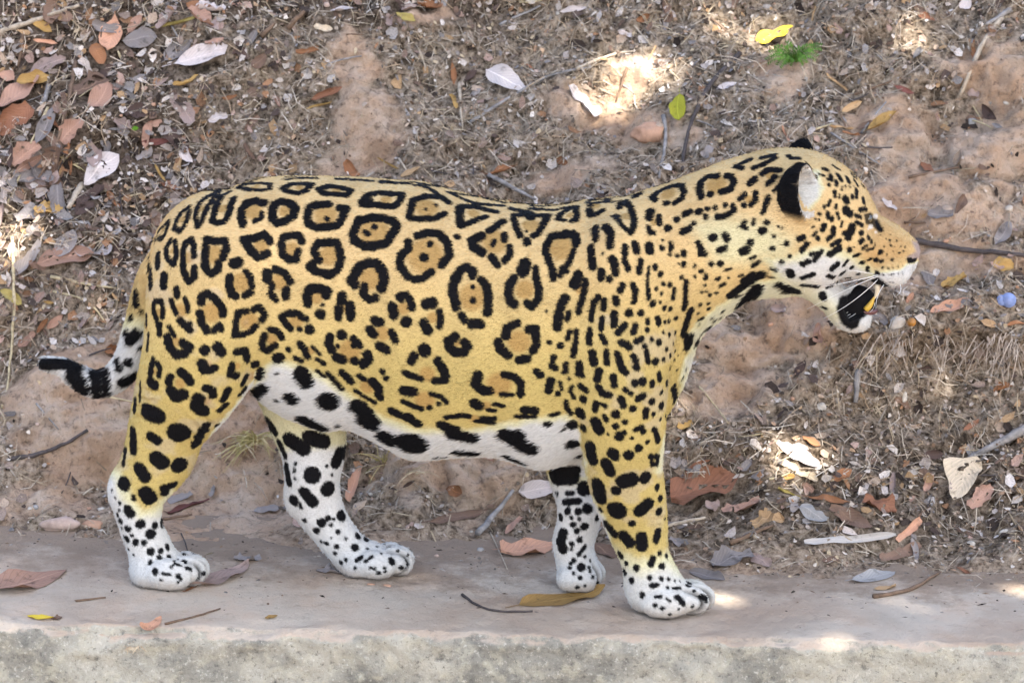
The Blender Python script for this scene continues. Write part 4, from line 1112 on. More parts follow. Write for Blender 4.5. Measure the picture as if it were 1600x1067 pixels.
IVORY = flat_mat('stained_ivory', (.55, .36, .05), .3, .5)
IVORY2 = flat_mat('ivory', (.62, .56, .42), .3, .5)
TONG = flat_mat('tongue', (.10, .035, .035), .35, .5)
WHK = flat_mat('whisker', (.85, .85, .83), .3, .5)
p, n, idx, dv = jhit(1360, 342)
for s in (1, -1):
    ball('eye', (p[0] - n[0] * .0085, (p[1] - n[1] * .0085) * s, p[2] - n[2] * .0085), (.0115, .0105, .0105), EYE, jag)
def cone(name, a, b, y0, y1, r, mat):
    xa, za = bl(a[0], a[1], y0); xb, zb = bl(b[0], b[1], y1)
    t = np.linspace(0, 1, 6)
    P = np.stack([xa + (xb - xa) * t + .002 * np.sin(t * 3.14), y0 + (y1 - y0) * t, za + (zb - za) * t], 1)
    tube_obj(name, P, r * np.array([1, .98, .88, .7, .45, .08]), mat, jag, 8)
for s in (1, -1):
    cone('canine_tooth', (1353, 484), (1366, 463), -.020 * s, -.022 * s, .0055, IVORY)
    cone('canine_tooth', (1371, 444), (1366, 468), -.021 * s, -.020 * s, .005, IVORY2)
x, z = bl(1345, 484)
ball('tongue', (x, 0, z), (.030, .020, .010), TONG, jag)
WK = [[(1010, 125), (700, 390), (360, 590)], [(1000, 185), (760, 420), (430, 640)], [(1005, 200), (780, 450), (540, 605)], [(1000, 250), (800, 480), (585, 612)],
      [(1020, 75), (620, 165), (330, 215)], [(1020, 95), (760, 190), (160, 480)], [(1080, 210), (965, 400), (905, 520)], [(1120, 215), (1010, 320), (960, 400)],
      [(1190, 210), (1165, 280), (1140, 350)], [(1300, 180), (1275, 260), (1225, 320)], [(960, 70), (300, 30), (130, 280)], [(1080, 190), (1000, 330), (980, 470)]]
for k, w in enumerate(WK):
    q = [(1240 + a / 7.619, 420 + b / 7.619) for a, b in w]
    p, n, idx, dv = jhit(*q[0])
    if p is None: continue
    P = [p - n * .002]
    for j, f in ((1, .012), (2, .022)):
        x, z = bl(q[j][0], q[j][1], p[1] - f); P.append(np.array([x, p[1] - f, z]))
    t = np.linspace(0, 1, 9)[:, None]
    C = (1 - t) ** 2 * P[0] + 2 * t * (1 - t) * (2 * P[1] - .5 * P[0] - .5 * P[2]) + t * t * P[2]
    for s in (1, -1):
        Cs = C.copy(); Cs[:, 1] *= s
        tube_obj('whisker', Cs, np.linspace(.00075, .0002, 9), WHK, jag, 4)

# ------------------------------------------------------------------ litter: leaves, sticks, stones, tufts
def leaf_mat(name, c, dark=.30, vein=1.3, holes=.3):
    m = Nodes('leaf_' + name)
    lu = m.n('ShaderNodeAttribute', attribute_name='luv').outputs['Vector']
    sp = m.n('ShaderNodeSeparateXYZ'); m.l(lu, sp.inputs[0])
    av = m.n('ShaderNodeMath', operation='ABSOLUTE'); m.l(sp.outputs[1], av.inputs[0])
    oi = m.n('ShaderNodeObjectInfo')
    tc = m.n('ShaderNodeTexCoord').outputs['Object']
    ad = m.n('ShaderNodeVectorMath', operation='ADD'); m.l(tc, ad.inputs[0]); m.l(oi.outputs['Location'], ad.inputs[1])
    n1 = m.noise(ad.outputs[0], 38, 6, .65).outputs[0]
    n2 = m.noise(ad.outputs[0], 190, 5, .7).outputs[0]
    cd = [x * dark for x in c]; cl = [min(1, x * 1.22 + .01) for x in c]
    col = m.ramp(n1, [(.28, cd), (.44, c), (.62, c), (.78, cl)]).outputs[0]
    rv = m.n('ShaderNodeMapRange'); rv.inputs['To Min'].default_value = .72; rv.inputs['To Max'].default_value = 1.2
    m.l(oi.outputs['Random'], rv.inputs['Value'])
    col = m.mix(1.0, col, rv.outputs[0], 'MULTIPLY')
    rib = m.ramp(av.outputs[0], [(0.0, .8), (.05, .5), (.09, 0.0)]).outputs[0]
    col = m.mix(rib, col, [min(1, x * vein) for x in c])
    w = m.n('ShaderNodeMath', operation='MULTIPLY_ADD'); m.l(av.outputs[0], w.inputs[0]); w.inputs[1].default_value = -.35; m.l(sp.outputs[0], w.inputs[2])
    w2 = m.n('ShaderNodeMath', operation='MULTIPLY'); m.l(w.outputs[0], w2.inputs[0]); w2.inputs[1].default_value = 62.0
    w3 = m.n('ShaderNodeMath', operation='SINE'); m.l(w2.outputs[0], w3.inputs[0])
    col = m.mix(m.ramp(w3.outputs[0], [(.88, 0.0), (1.0, .35)]).outputs[0], col, cd)
    col = m.mix(m.ramp(n2, [(.27, .8), (.36, 0.0)]).outputs[0], col, [x * .18 for x in c])
    m.l(col, m.b.inputs['Base Color'])
    m.rough(.65, .14)
    b = m.bump(w3.outputs[0], .25, .0012)
    m.l(m.bump(n1, .5, .004, b), m.b.inputs['Normal'])
    return m.m
LC = {'pink': (.36, .215, .155), 'mauve': (.30, .22, .19), 'peach': (.48, .26, .165), 'rust': (.27, .125, .06), 'redbrown': (.23, .105, .06), 'brown': (.19, .12, .085),
      'grey': (.235, .205, .19), 'pale': (.50, .43, .40), 'white': (.58, .51, .48), 'dark': (.085, .055, .045), 'olive': (.30, .235, .075), 'ochre': (.36, .22, .075),
      'tan': (.42, .27, .14), 'cream': (.58, .46, .32), 'yellow': (.62, .45, .05), 'yellowgreen': (.38, .36, .035), 'green': (.10, .22, .02), 'bluegrey': (.30, .285, .27),
      'darkred': (.14, .055, .045), 'strip': (.44, .40, .36)}
LM = {k: leaf_mat(k, v) for k, v in LC.items()}
LDESC = {'pink': 'pinkish brown', 'mauve': 'grey mauve', 'peach': 'peach coloured', 'rust': 'rusty brown', 'redbrown': 'deep red-brown', 'brown': 'dull brown', 'grey': 'grey',
         'pale': 'pale', 'white': 'whitish', 'dark': 'dark brown', 'olive': 'olive', 'ochre': 'ochre', 'tan': 'tan', 'cream': 'cream', 'yellow': 'yellow', 'yellowgreen': 'yellow-green',
         'green': 'green', 'bluegrey': 'bluish grey', 'darkred': 'dark reddish', 'strip': 'grey'}

def outline(kind, u):
    if kind == 'oval': w = np.sin(math.pi * u) ** .62
    elif kind == 'obovate': w = (np.sin(math.pi * u ** 1.35) ** .7)
    elif kind == 'ovate': w = (np.sin(math.pi * u ** .72) ** .75)
    elif kind == 'lance': w = np.sin(math.pi * u) ** .95
    elif kind == 'heart': w = np.where(u < .06, .75 + 4 * u, np.cos((u - .06) / .94 * math.pi / 2) ** .72 * 1.0)
    elif kind == 'strip': w = np.clip(np.minimum(u, 1 - u) * 12, .35, 1) * (1 - .25 * u)
    elif kind == 'torn': w = np.sin(math.pi * np.clip(u * .86 + .07, 0, 1)) ** .5
    else: w = np.sin(math.pi * u) ** .7
    return np.clip(w, .02, 1.1)

def leaf_mesh(L, W, kind, curl, fold, bend, seed, nu=11, nv=6, twist=0.0):
    """leaf sheet: x along, y across, z up; curl rolls it across, bend arches it along"""
    r = np.random.default_rng(seed)
    u = np.linspace(0, 1, nu); v = np.linspace(-1, 1, nv + 1)
    U, Vv = np.meshgrid(u, v, indexing='ij')
    hw = outline(kind, u)[:, None] * W * .5
    rag = .05 if kind != 'torn' else .24
    jag_ = 1 + rag * (r.random((nu, nv + 1)) - .6) * (np.abs(Vv) > .9) * 2
    la = 1 + (.05 if kind != 'torn' else .24) * np.sin(U * r.uniform(5, 9) + r.random() * 6.28)
    lb = 1 + (.05 if kind != 'torn' else .24) * np.sin(U * r.uniform(5, 9) + r.random() * 6.28)
    s = Vv * hw * jag_ * np.where(Vv > 0, la, lb)
    side = .12 * math.sin(seed) * np.sin(math.pi * U) * W
    R = np.where(np.abs(curl) < 1e-3, 1e6, (W * .5) / np.maximum(abs(curl), 1e-3))
    th = s / R
    y = R * np.sin(th); z = np.sign(curl) * R * (1 - np.cos(th))
    z = z + fold * np.abs(s) + bend * L * (4 * U * (1 - U)) * -1
    ph = r.random(3) * 6.28
    z = z + .09 * W * np.sin(U * 9 + ph[0] + Vv * 1.5) * np.abs(Vv) ** 1.5 + .05 * L * r.uniform(-.6, 1.4) * np.abs(U * 2 - 1) ** 3 + .03 * W * np.sin(U * 17 + ph[1])*Vv
    a = twist * (U - .5)
    y2 = y * np.cos(a) - z * np.sin(a); z2 = y * np.sin(a) + z * np.cos(a)
    x = (U - .5) * L
    V = np.stack([x, y2 + side, z2], -1).reshape(-1, 3)
    V[:, 2] -= V[:, 2].min()
    F = grid_faces(nu, nv + 1)
    # stalk
    me_v = V.tolist(); F = F.tolist()
    if kind in ('oval', 'obovate', 'ovate', 'heart', 'lance') and seed % 3:
        b = len(me_v); m0 = nv // 2
        p = V[m0]
        for dx, wd in ((0.0, .012), (-.16 * L, .009)):
            me_v += [[p[0] + dx, p[1] - wd * L * .8, p[2] + .002], [p[0] + dx, p[1] + wd * L * .8, p[2] + .002]]
        F.append([b, b + 1, b + 3, b + 2])
    return np.array(me_v), F, np.concatenate([np.stack([U.ravel(), Vv.ravel(), 0 * U.ravel()], 1), np.zeros((len(me_v) - U.size, 3)) + [0, .5, 0]])

def frame_on(p, n, t):
    t = t - n * np.dot(t, n); t /= np.linalg.norm(t) + 1e-9
    b = np.cross(n, t)
    return Matrix(((t[0], b[0], n[0], p[0]), (t[1], b[1], n[1], p[1]), (t[2], b[2], n[2], p[2]), (0, 0, 0, 1)))

LEAFN = [0]
def leaf_obj(p, n, t, L, W, kind, color, curl, fold, bend, roll=0.0, pitch=0.0, twist=0.0, name='dry_leaf', seed=None, lift=0.0):
    LEAFN[0] += 1
    sd = seed if seed is not None else LEAFN[0] * 13 + 5
    V, F, luv = leaf_mesh(L, W, kind, curl, fold, bend, sd, twist=twist)
    me = bpy.data.meshes.new(name)
    me.from_pydata(V.tolist(), [], F)
    for q in me.polygons: q.use_smooth = True
    a = me.attributes.new('luv', 'FLOAT_VECTOR', 'POINT'); a.data.foreach_set('vector', luv.astype(np.float32).ravel())
    o = link(name, me, LM[color])
    Mx = frame_on(p + n * lift, n, t) @ Matrix.Rotation(roll, 4, 'X') @ Matrix.Rotation(pitch, 4, 'Y')
    # rest on the real surface: only a small share of the leaf may dip into bumps
    h = []
    nv3 = Vector(n)
    for q in V[::2]:
        w = Mx @ Vector(q)
        loc, nr, ix, ds_ = TERR.ray_cast(w + nv3 * .12, -nv3, .4)
        if loc is not None: h.append((w - loc).dot(nv3))
    if h: Mx = Matrix.Translation(nv3 * (-float(np.percentile(h, 22)) - .0012)) @ Mx
    # drape: vertices that would sink into a bump lie on it instead
    inv_ = Mx.inverted(); moved = False
    for vtx in me.vertices:
        w = Mx @ vtx.co
        loc, nr, ix, ds_ = TERR.ray_cast(w + nv3 * .12, -nv3, .4)
        if loc is not None:
            hh = (w - loc).dot(nv3)
            if hh < .0018:
                vtx.co = inv_ @ (w + nv3 * (.0018 - hh)); moved = True
    o.matrix_world = Mx
    return o

def leaf(x1, y1, x2, y2, w, color, kind='oval', label=None, curl=.6, fold=.12, bend=.04, roll=None, pitch=None, twist=0.0, name='dry_leaf', group=None, cat='leaf'):
    p1, n1 = hit(x1, y1); p2, n2 = hit(x2, y2); pm, nm = hit((x1 + x2) / 2, (y1 + y2) / 2)
    if pm is None: return None
    # average normal over a small patch
    lx_, ly_ = (x2 - x1) / 2, (y2 - y1) / 2
    ll_ = math.hypot(lx_, ly_) + 1e-6
    wx_, wy_ = -ly_ / ll_ * w * .5, lx_ / ll_ * w * .5
    q = [hit((x1 + x2) / 2 + a_ * lx_ + b_ * wx_, (y1 + y2) / 2 + a_ * ly_ + b_ * wy_)[0] for a_ in (-.8, 0, .8) for b_ in (-.8, 0, .8)]
    q = np.array([z_ for z_ in q if z_ is not None])
    n = nm
    if len(q) > 5:
        uu, sv_, vt = np.linalg.svd(q - q.mean(0))
        n = vt[2] if vt[2] @ -CF > 0 else -vt[2]
    n = n * .75 + nm * .1 + (np.array([0, -.64, .77]) if pm[2] > .03 else np.array([0, -.1, 1.0])) * .3
    n /= np.linalg.norm(n)
    t = CR * (x2 - x1) - CU * (y2 - y1)
    t = t - CF * 0.0
    # direction in the surface that projects onto the wanted image direction
    view = -CF
    den = np.dot(n, CF)
    tt = t - CF * (np.dot(n, t) / den)
    tl = np.linalg.norm(tt); Limg = math.hypot(x2 - x1, y2 - y1) * K
    stretch = min(tl / (np.linalg.norm(t) + 1e-9), 1.5)
    L = Limg * stretch
    tdir = tt / tl
    b = np.cross(n, tdir)
    pw = math.hypot(np.dot(b, CR), np.dot(b, CU))
    W = min(w * K / max(pw, .45), L * .95)
    if roll is None: roll = random.uniform(-.22, .3)
    if pitch is None: pitch = random.uniform(-.12, .12)
    o = leaf_obj(pm, n, tdir, L, W, kind, color, curl, fold, bend, roll, pitch, twist, name)
    tag(o, label, cat, group)
    return o

# named leaves read off the photograph: x1 y1 x2 y2 width colour outline label (curl, fold, bend)
HERO = [
 (-4, 184, 63, 112, 42, 'pink', 'oval', 'long pinkish brown leaf at the top of the bank above a grey twig', .5, .1, .05),
 (42, 114, 106, 88, 25, 'mauve', 'oval', 'glossy grey-mauve oval leaf beside the long pinkish leaf', .5, .1, .03),
 (181, 26, 170, 94, 44, 'peach', 'obovate', 'large peach coloured leaf folded over a rusty one', .5, .1, .06),
 (140, 66, 164, 104, 30, 'rust', 'oval', 'rusty leaf half hidden under the large peach coloured leaf', .8, .1, .05),
 (188, 64, 252, 60, 36, 'grey', 'oval', 'dull grey rounded leaf touching the large peach coloured leaf', .5, .06, .03),
 (265, 117, 364, 82, 34, 'pale', 'obovate', 'pale grey leaf with a long pointed tail on dark litter', .6, .12, .03),
 (129, 294, 187, 236, 44, 'white', 'obovate', 'pale lilac oval leaf with a small dark hole', .35, .06, .02),
 (94, 224, 132, 187, 32, 'pink', 'torn', 'pink curled leaf just above the pale lilac leaf', .8, .15, .05),
 (18, 260, 64, 226, 36, 'pink', 'torn', 'crumpled pale pink leaf with speckled holes', .9, .2, .06),
 (112, 152, 168, 126, 40, 'brown', 'torn', 'wide crumpled brown leaf in deep litter', .7, .12, .05),
 (243, 45, 318, 27, 13, 'olive', 'lance', 'narrow rolled olive leaf near the upper rim of the litter', 2.2, .1, .03),
 (288, 4, 336, 20, 22, 'rust', 'oval', 'rust-brown leaf above the narrow rolled olive leaf', .8, .1, .05),
 (218, 222, 270, 219, 15, 'darkred', 'lance', 'dark reddish slender leaf lying in grey soil', 1.2, .1, .04),
 (240, 256, 263, 291, 9, 'ochre', 'lance', 'thin ochre curl of leaf above the jaguar rump', 2.0, .1, .05),
 (111, 220, 119, 277, 11, 'rust', 'strip', 'upright rust-brown rolled leaf leaning beside the pale lilac leaf', 2.4, .1, .02),
 (58, 236, 82, 168, 28, 'grey', 'oval', 'long grey withered leaf under the brown twig', .8, .2, .05),
 (20, 286, 74, 268, 24, 'grey', 'torn', 'ragged dark grey leaf below the crumpled pale pink leaf', .8, .2, .05),
 (48, 30, 84, 53, 19, 'ochre', 'ovate', 'yellowish ochre leaf below the long pale twig', .7, .1, .05),
 (49, 64, 94, 71, 11, 'peach', 'lance', 'narrow orange leaf edge sticking out of dark litter', 1.6, .1, .03),
 (-4, 118, 24, 132, 20, 'pink', 'oval', 'small blunt pink leaf beside the long pinkish brown leaf', .6, .1, .04),
 (55, 417, 151, 396, 34, 'pink', 'oval', 'broad pinkish brown leaf on the bank above the tail', .5, .08, .05),
 (118, 338, 147, 316, 26, 'dark', 'oval', 'dark brown shrivelled leaf above the broad pinkish leaf', .9, .15, .05),
 (-2, 452, 36, 477, 18, 'olive', 'oval', 'olive-yellow leaf on a straw stalk behind the tail tip', .8, .1, .05),
 (57, 522, 76, 496, 10, 'rust', 'oval', 'rusty half of a folded leaf just above the tail tip', .6, .3, .03),
 (71, 514, 99, 491, 15, 'pink', 'oval', 'pale pink half of a folded leaf just above the tail tip', .5, .2, .03),
 (28, 542, 57, 520, 16, 'pink', 'torn', 'small torn pink leaf beside a black hollow behind the tail', .7, .2, .05),
 (22, 432, 70, 378, 24, 'grey', 'torn', 'grey crumpled leaf left of the broad pinkish leaf', .9, .25, .06),
 (514, 19, 560, 11, 10, 'pale', 'oval', 'thin whitish leaf edge at the top of the bare clay', 1.2, .1, .05),
 (488, 42, 522, 48, 15, 'cream', 'oval', 'small cream and brown leaf near the bare clay', .9, .1, .06),
 (460, 84, 500, 76, 14, 'rust', 'torn', 'twisted rusty leaf scrap left of the bare clay', 1.3, .3, .05),
 (616, 20, 652, 33, 10, 'olive', 'oval', 'dull yellow leaf above the bare clay', .8, .1, .05),
 (648, 14, 692, 22, 17, 'rust', 'torn', 'curled orange-brown leaf beside the dull yellow leaf', 1.1, .2, .08),
 (486, 160, 540, 139, 17, 'redbrown', 'oval', 'red-brown rolled leaf on the left of the bare clay', 1.6, .1, .04),
 (474, 173, 522, 162, 8, 'ochre', 'lance', 'ochre sliver under the red-brown rolled leaf', 2.0, .1, .03),
 (705, 98, 709, 137, 13, 'rust', 'lance', 'upright narrow rusty leaf above an ochre husk', 1.1, .1, .04),
 (702, 144, 713, 172, 13, 'ochre', 'torn', 'ochre husk below the upright narrow rusty leaf', 1.5, .2, .05),
 (756, 110, 826, 148, 38, 'white', 'ovate', 'whitish round leaf with a dark hole beside a long twig', .4, .06, .03),
 (872, 19, 920, 11, 11, 'pale', 'oval', 'pale pink leaf on edge at the top of the bank', 1.2, .1, .05),
 (884, 132, 936, 182, 26, 'white', 'torn', 'whitish torn leaf draped over orange clay', .8, .2, .06),
 (588, 244, 627, 267, 8, 'ochre', 'lance', 'ochre rolled leaf above the jaguar back', 2.2, .1, .03),
 (624, 277, 658, 261, 11, 'tan', 'oval', 'tan upturned leaf touching the line of the jaguar back', 1.0, .2, .06),
 (754, 271, 812, 258, 10, 'rust', 'lance', 'rust-brown thin leaf above the hollow of the jaguar back', 1.5, .1, .04),
 (1177, 64, 1243, 41, 28, 'yellow', 'ovate', 'bright yellow leaf in a sun fleck above the green seedling', .5, .15, .05),
 (1062, 143, 1061, 194, 31, 'yellowgreen', 'oval', 'yellow-green fresh leaf hanging beside a root', .3, .08, .02),
 (1117, 139, 1154, 129, 11, 'pale', 'oval', 'pale pink narrow leaf right of the dark root', .6, .1, .03),
 (988, 38, 1013, 24, 15, 'rust', 'oval', 'small rust-brown upturned leaf on straw', 1.0, .15, .06),
 (1012, 98, 1026, 71, 8, 'tan', 'strip', 'tan rolled leaf standing beside the sunlit clay', 2.4, .1, .02),
 (1098, 247, 1113, 229, 17, 'grey', 'torn', 'grey leaf flake just above the jaguar neck', .5, .1, .03),
 (1268, 36, 1276, 9, 9, 'tan', 'strip', 'upright tan rolled leaf right of the yellow leaf', 2.4, .1, .02),
 (1222, 203, 1232, 227, 10, 'peach', 'strip', 'orange rolled leaf just behind the far ear', 2.4, .1, .02),
 (1289, 117, 1324, 147, 10, 'tan', 'strip', 'tan rolled leaf lying diagonally right of the seedling', 2.4, .1, .02),
 (1311, 179, 1348, 159, 14, 'tan', 'oval', 'tan cupped leaf above the ochre curled leaf', .9, .2, .06),
 (1354, 212, 1407, 177, 18, 'ochre', 'ovate', 'ochre curled leaf with a lit edge above the jaguar head', 1.1, .2, .06),
 (1293, 198, 1336, 200, 7, 'tan', 'strip', 'thin tan rolled leaf right of the far ear', 2.4, .1, .02),
 (1314, 207, 1345, 213, 8, 'rust', 'strip', 'thin rusty rolled leaf right of the far ear', 2.4, .1, .02),
 (1394, 134, 1432, 146, 12, 'darkred', 'lance', 'dark reddish leaf under crossing twigs', 1.3, .1, .04),
 (1437, 257, 1460, 270, 16, 'redbrown', 'ovate', 'small red-brown triangular leaf on pale clay', .6, .2, .04),
 (1498, 18, 1516, -4, 20, 'pale', 'ovate', 'pale pointed leaf cut by the top of the bank', .6, .1, .04),
 (1551, 388, 1579, 350, 24, 'grey', 'oval', 'grey-green oval leaf above the dark stick', .5, .08, .02),
 (1448, 334, 1492, 337, 22, 'grey', 'torn', 'crumpled silver-grey leaf in front of the jaguar brow', 1.0, .25, .08),
 (1471, 449, 1513, 431, 15, 'ochre', 'torn', 'golden ochre leaf below the dark stick', .9, .2, .06),
 (1450, 502, 1516, 487, 15, 'peach', 'oval', 'orange-brown leaf on the rim of the earth step', .8, .1, .05),
 (1414, 474, 1428, 458, 11, 'peach', 'torn', 'small orange leaf scrap in front of the open mouth', 1.0, .2, .05),
 (1568, 507, 1604, 505, 8, 'rust', 'lance', 'thin rusty leaf below the blue cap', 1.4, .1, .03),
 (1046, 791, 1162, 756, 58, 'redbrown', 'ovate', 'large glossy red-brown leaf in front of the jaguar fore leg', .45, .10, .06),
 (1510, 717, 1489, 784, 64, 'cream', 'heart', 'cream heart-shaped leaf at the foot of the bank', .25, .06, .02),
 (1514, 792, 1552, 760, 26, 'pink', 'torn', 'torn pinkish brown leaf beside the cream heart-shaped leaf', .7, .2, .06),
 (1250, 792, 1292, 813, 20, 'bluegrey', 'torn', 'bluish grey leaf fragment above the long grey strip', .6, .1, .04),
 (1251, 852, 1402, 836, 13, 'strip', 'strip', 'long grey strip of dry frond at the back of the ledge', .7, .2, .01),
 (1394, 848, 1437, 814, 17, 'peach', 'torn', 'orange-tan torn leaf at the end of the long grey strip', .9, .2, .06),
 (1372, 868, 1442, 850, 20, 'brown', 'torn', 'dull brown-grey leaf at the end of the ledge dust', .6, .1, .04),
 (1326, 908, 1402, 892, 24, 'bluegrey', 'oval', 'bluish grey leaf lying on the ledge beside a twig', .4, .08, .03),
 (1364, 921, 1402, 917, 10, 'tan', 'oval', 'small tan leaf on the ledge under the bluish grey leaf', .8, .1, .05),
 (1494, 884, 1517, 896, 10, 'redbrown', 'lance', 'small red-brown rolled leaf near the back of the ledge', 1.6, .1, .03),
 (1077, 894, 1133, 907, 20, 'grey', 'oval', 'grey leaf touching the toes of the near fore paw', .5, .08, .04),
 (1112, 878, 1178, 864, 24, 'grey', 'torn', 'grey leaf behind the near fore paw', .6, .12, .05),
 (1174, 868, 1203, 882, 18, 'mauve', 'torn', 'brownish mauve leaf scrap behind the near fore paw', .6, .12, .05),
 (1213, 688, 1282, 726, 22, 'pale', 'torn', 'pale pink broken leaf in a sun fleck', .7, .15, .05),
 (1219, 724, 1248, 738, 10, 'cream', 'torn', 'cream leaf splinter under the pale pink broken leaf', .8, .2, .04),
 (1243, 738, 1278, 752, 15, 'cream', 'torn', 'cream curled leaf piece in the lower sun fleck', 1.1, .2, .06),
 (1214, 764, 1252, 779, 8, 'olive', 'strip', 'olive rolled leaf right of the large red-brown leaf', 2.4, .1, .02),
 (1298, 798, 1362, 832, 26, 'brown', 'torn', 'crumpled brown leaf above the long grey strip', .9, .25, .08),
 (1348, 778, 1402, 794, 24, 'redbrown', 'torn', 'shrivelled red-brown leaf left of the cream heart-shaped leaf', .9, .25, .08),
 (1262, 776, 1332, 786, 9, 'rust', 'lance', 'thin wavy rust-brown leaf below the lower sun fleck', 1.3, .1, .03),
 (1174, 818, 1207, 799, 24, 'tan', 'torn', 'tan crumpled leaf below the large red-brown leaf', .9, .25, .08),
 (1128, 803, 1192, 788, 14, 'pink', 'torn', 'pinkish leaf edge under the large red-brown leaf', .7, .15, .04),
 (1253, 682, 1283, 697, 12, 'rust', 'oval', 'small rust-brown leaf above the pale pink broken leaf', .8, .1, .05),
 (1503, 673, 1532, 654, 12, 'redbrown', 'lance', 'red-brown bark-like leaf above the cream heart-shaped leaf', 1.2, .1, .03),
 (779, 866, 868, 850, 44, 'peach', 'ovate', 'peach-tan leaf on the ledge behind the far fore paw', .55, .08, .06),
 (810, 946, 947, 927, 30, 'ochre', 'ovate', 'ochre-brown leaf on the ledge under the far fore paw', .35, .06, .02),
 (803, 777, 872, 765, 30, 'pale', 'oval', 'pale pink leaf between belly and far fore leg', .4, .06, .03),
 (664, 822, 764, 798, 18, 'brown', 'lance', 'brown curled leaf at the foot of the clod under the belly', .9, .15, .06),
 (789, 832, 816, 804, 14, 'pink', 'torn', 'small pinkish leaf beside the grey stick under the belly', .9, .2, .05),
 (544, 794, 562, 738, 18, 'peach', 'torn', 'orange leaf standing behind the far hind leg', .9, .2, .05),
 (918, 852, 962, 872, 24, 'brown', 'torn', 'brown leaf between the two fore legs', .6, .1, .05),
 (922, 836, 950, 822, 16, 'pale', 'oval', 'pale leaf tip between the two fore legs', .6, .1, .04),
 (-6, 928, 98, 892, 56, 'pink', 'ovate', 'pinkish mauve leaf lying on the ledge behind the jaguar', .35, .06, .03),
 (42, 963, 84, 967, 10, 'yellow', 'oval', 'small yellow leaf on the ledge below the pinkish mauve leaf', .6, .1, .04),
 (80, 967, 97, 966, 9, 'brown', 'torn', 'brown scrap at the end of the small yellow leaf', .8, .2, .05),
 (224, 987, 251, 964, 22, 'peach', 'heart', 'small orange-brown heart-shaped leaf at the edge of the ledge', .7, .2, .05),
 (288, 920, 388, 884, 46, 'mauve', 'ovate', 'grey-mauve leaf under the toes of the near hind paw', .4, .06, .03),
 (284, 928, 314, 911, 8, 'rust', 'lance', 'rusty sliver in front of the near hind paw', 1.0, .1, .03),
 (366, 876, 408, 872, 16, 'grey', 'torn', 'grey leaf behind the grey-mauve leaf on the ledge', .6, .1, .04),
 (414, 967, 433, 962, 9, 'ochre', 'oval', 'tiny dark ochre leaf alone near the front of the ledge', 1.0, .1, .05),
 (494, 892, 537, 896, 12, 'grey', 'torn', 'grey leaf scrap touching the far hind paw', .8, .15, .05),
 (256, 802, 328, 784, 13, 'darkred', 'lance', 'dark reddish bark-like leaf behind the near hind leg', 1.5, .1, .03),
 (264, 786, 300, 774, 16, 'grey', 'torn', 'grey leaf above the dark reddish bark-like leaf', .8, .15, .05),
 (395, 800, 440, 796, 12, 'grey', 'oval', 'pale grey leaf flake between the hind legs', .5, .1, .03),
 (205, 203, 217, 200, 8, 'green', 'oval', 'tiny green leaf beside the pink scrap', .4, .1, .04),
 (226, 197, 254, 190, 13, 'pink', 'torn', 'small pink scrap beside the tiny green leaf', .8, .2, .05),
 (326, 190, 356, 178, 15, 'pale', 'torn', 'pale star-shaped leaf scrap on grey soil', .6, .2, .04),
 (393, 108, 418, 84, 22, 'brown', 'ovate', 'dull brown pointed leaf right of the pale tailed leaf', .6, .1, .05),
 (270, 140, 312, 118, 10, 'ochre', 'strip', 'ochre curled leaf below the pale tailed leaf', 1.8, .1, .1),
 (345, 158, 372, 152, 10, 'rust', 'lance', 'small rust-brown leaf on grey soil below the dull brown pointed leaf', 1.2, .1, .05),
 (318, 68, 352, 62, 10, 'pink', 'torn', 'pinkish scrap above the dull brown pointed leaf', .9, .2, .05),
 (380, 222, 398, 250, 12, 'brown', 'strip', 'brown rolled leaf just above the jaguar rump', 1.6, .1, .04),
]
for (x1, y1, x2, y2, w, c, kd_, lab, cu, fo, be) in HERO:
    leaf(x1, y1, x2, y2, w, c, kd_, lab, cu, fo, be, twist=(.9 if kd_ == 'strip' and w > 12 else random.uniform(-.2, .2)))

# smaller scattered leaves: each one an object, alike ones share a label
LMK = {}
for a in HERO:
    ws = a[7].split()
    cut_ = next((i for i, w_ in enumerate(ws) if w_ in ('leaf', 'scrap', 'husk', 'curl', 'flake', 'sliver', 'strip')), None)
    if cut_ is None or cut_ > 6: continue
    LMK.setdefault(' '.join(ws[:cut_ + 1]), []).append(((a[0] + a[2]) / 2, (a[1] + a[3]) / 2))
LMK = [(k_, v_[0]) for k_, v_ in LMK.items() if len(v_) == 1]
def near(x, y):
    return min(LMK, key=lambda e: (e[1][0] - x) ** 2 + (e[1][1] - y) ** 2)[0]
occ = [((a[0] + a[2]) / 2, (a[1] + a[3]) / 2) for a in HERO]
def density(x, y):
    d = .25
    if x < 330: d = 1.7 - .9 * max(0, (y - 300) / 350)
    elif x < 480 and y < 220: d = .8
    if y < 60: d = max(d, .55)
    if x > 1240 and y < 260: d = .5
    if 1040 < x and 680 < y < 850: d = .75
    if x > 1380 and 420 < y < 540: d = .45
    if not (x < 330 and y < 430): d *= .42
    if 560 < y < 900 and x < 1000: d = .08
    if y > 860: d = .05
    return max(.02, d)
tot = 0; tries = 0
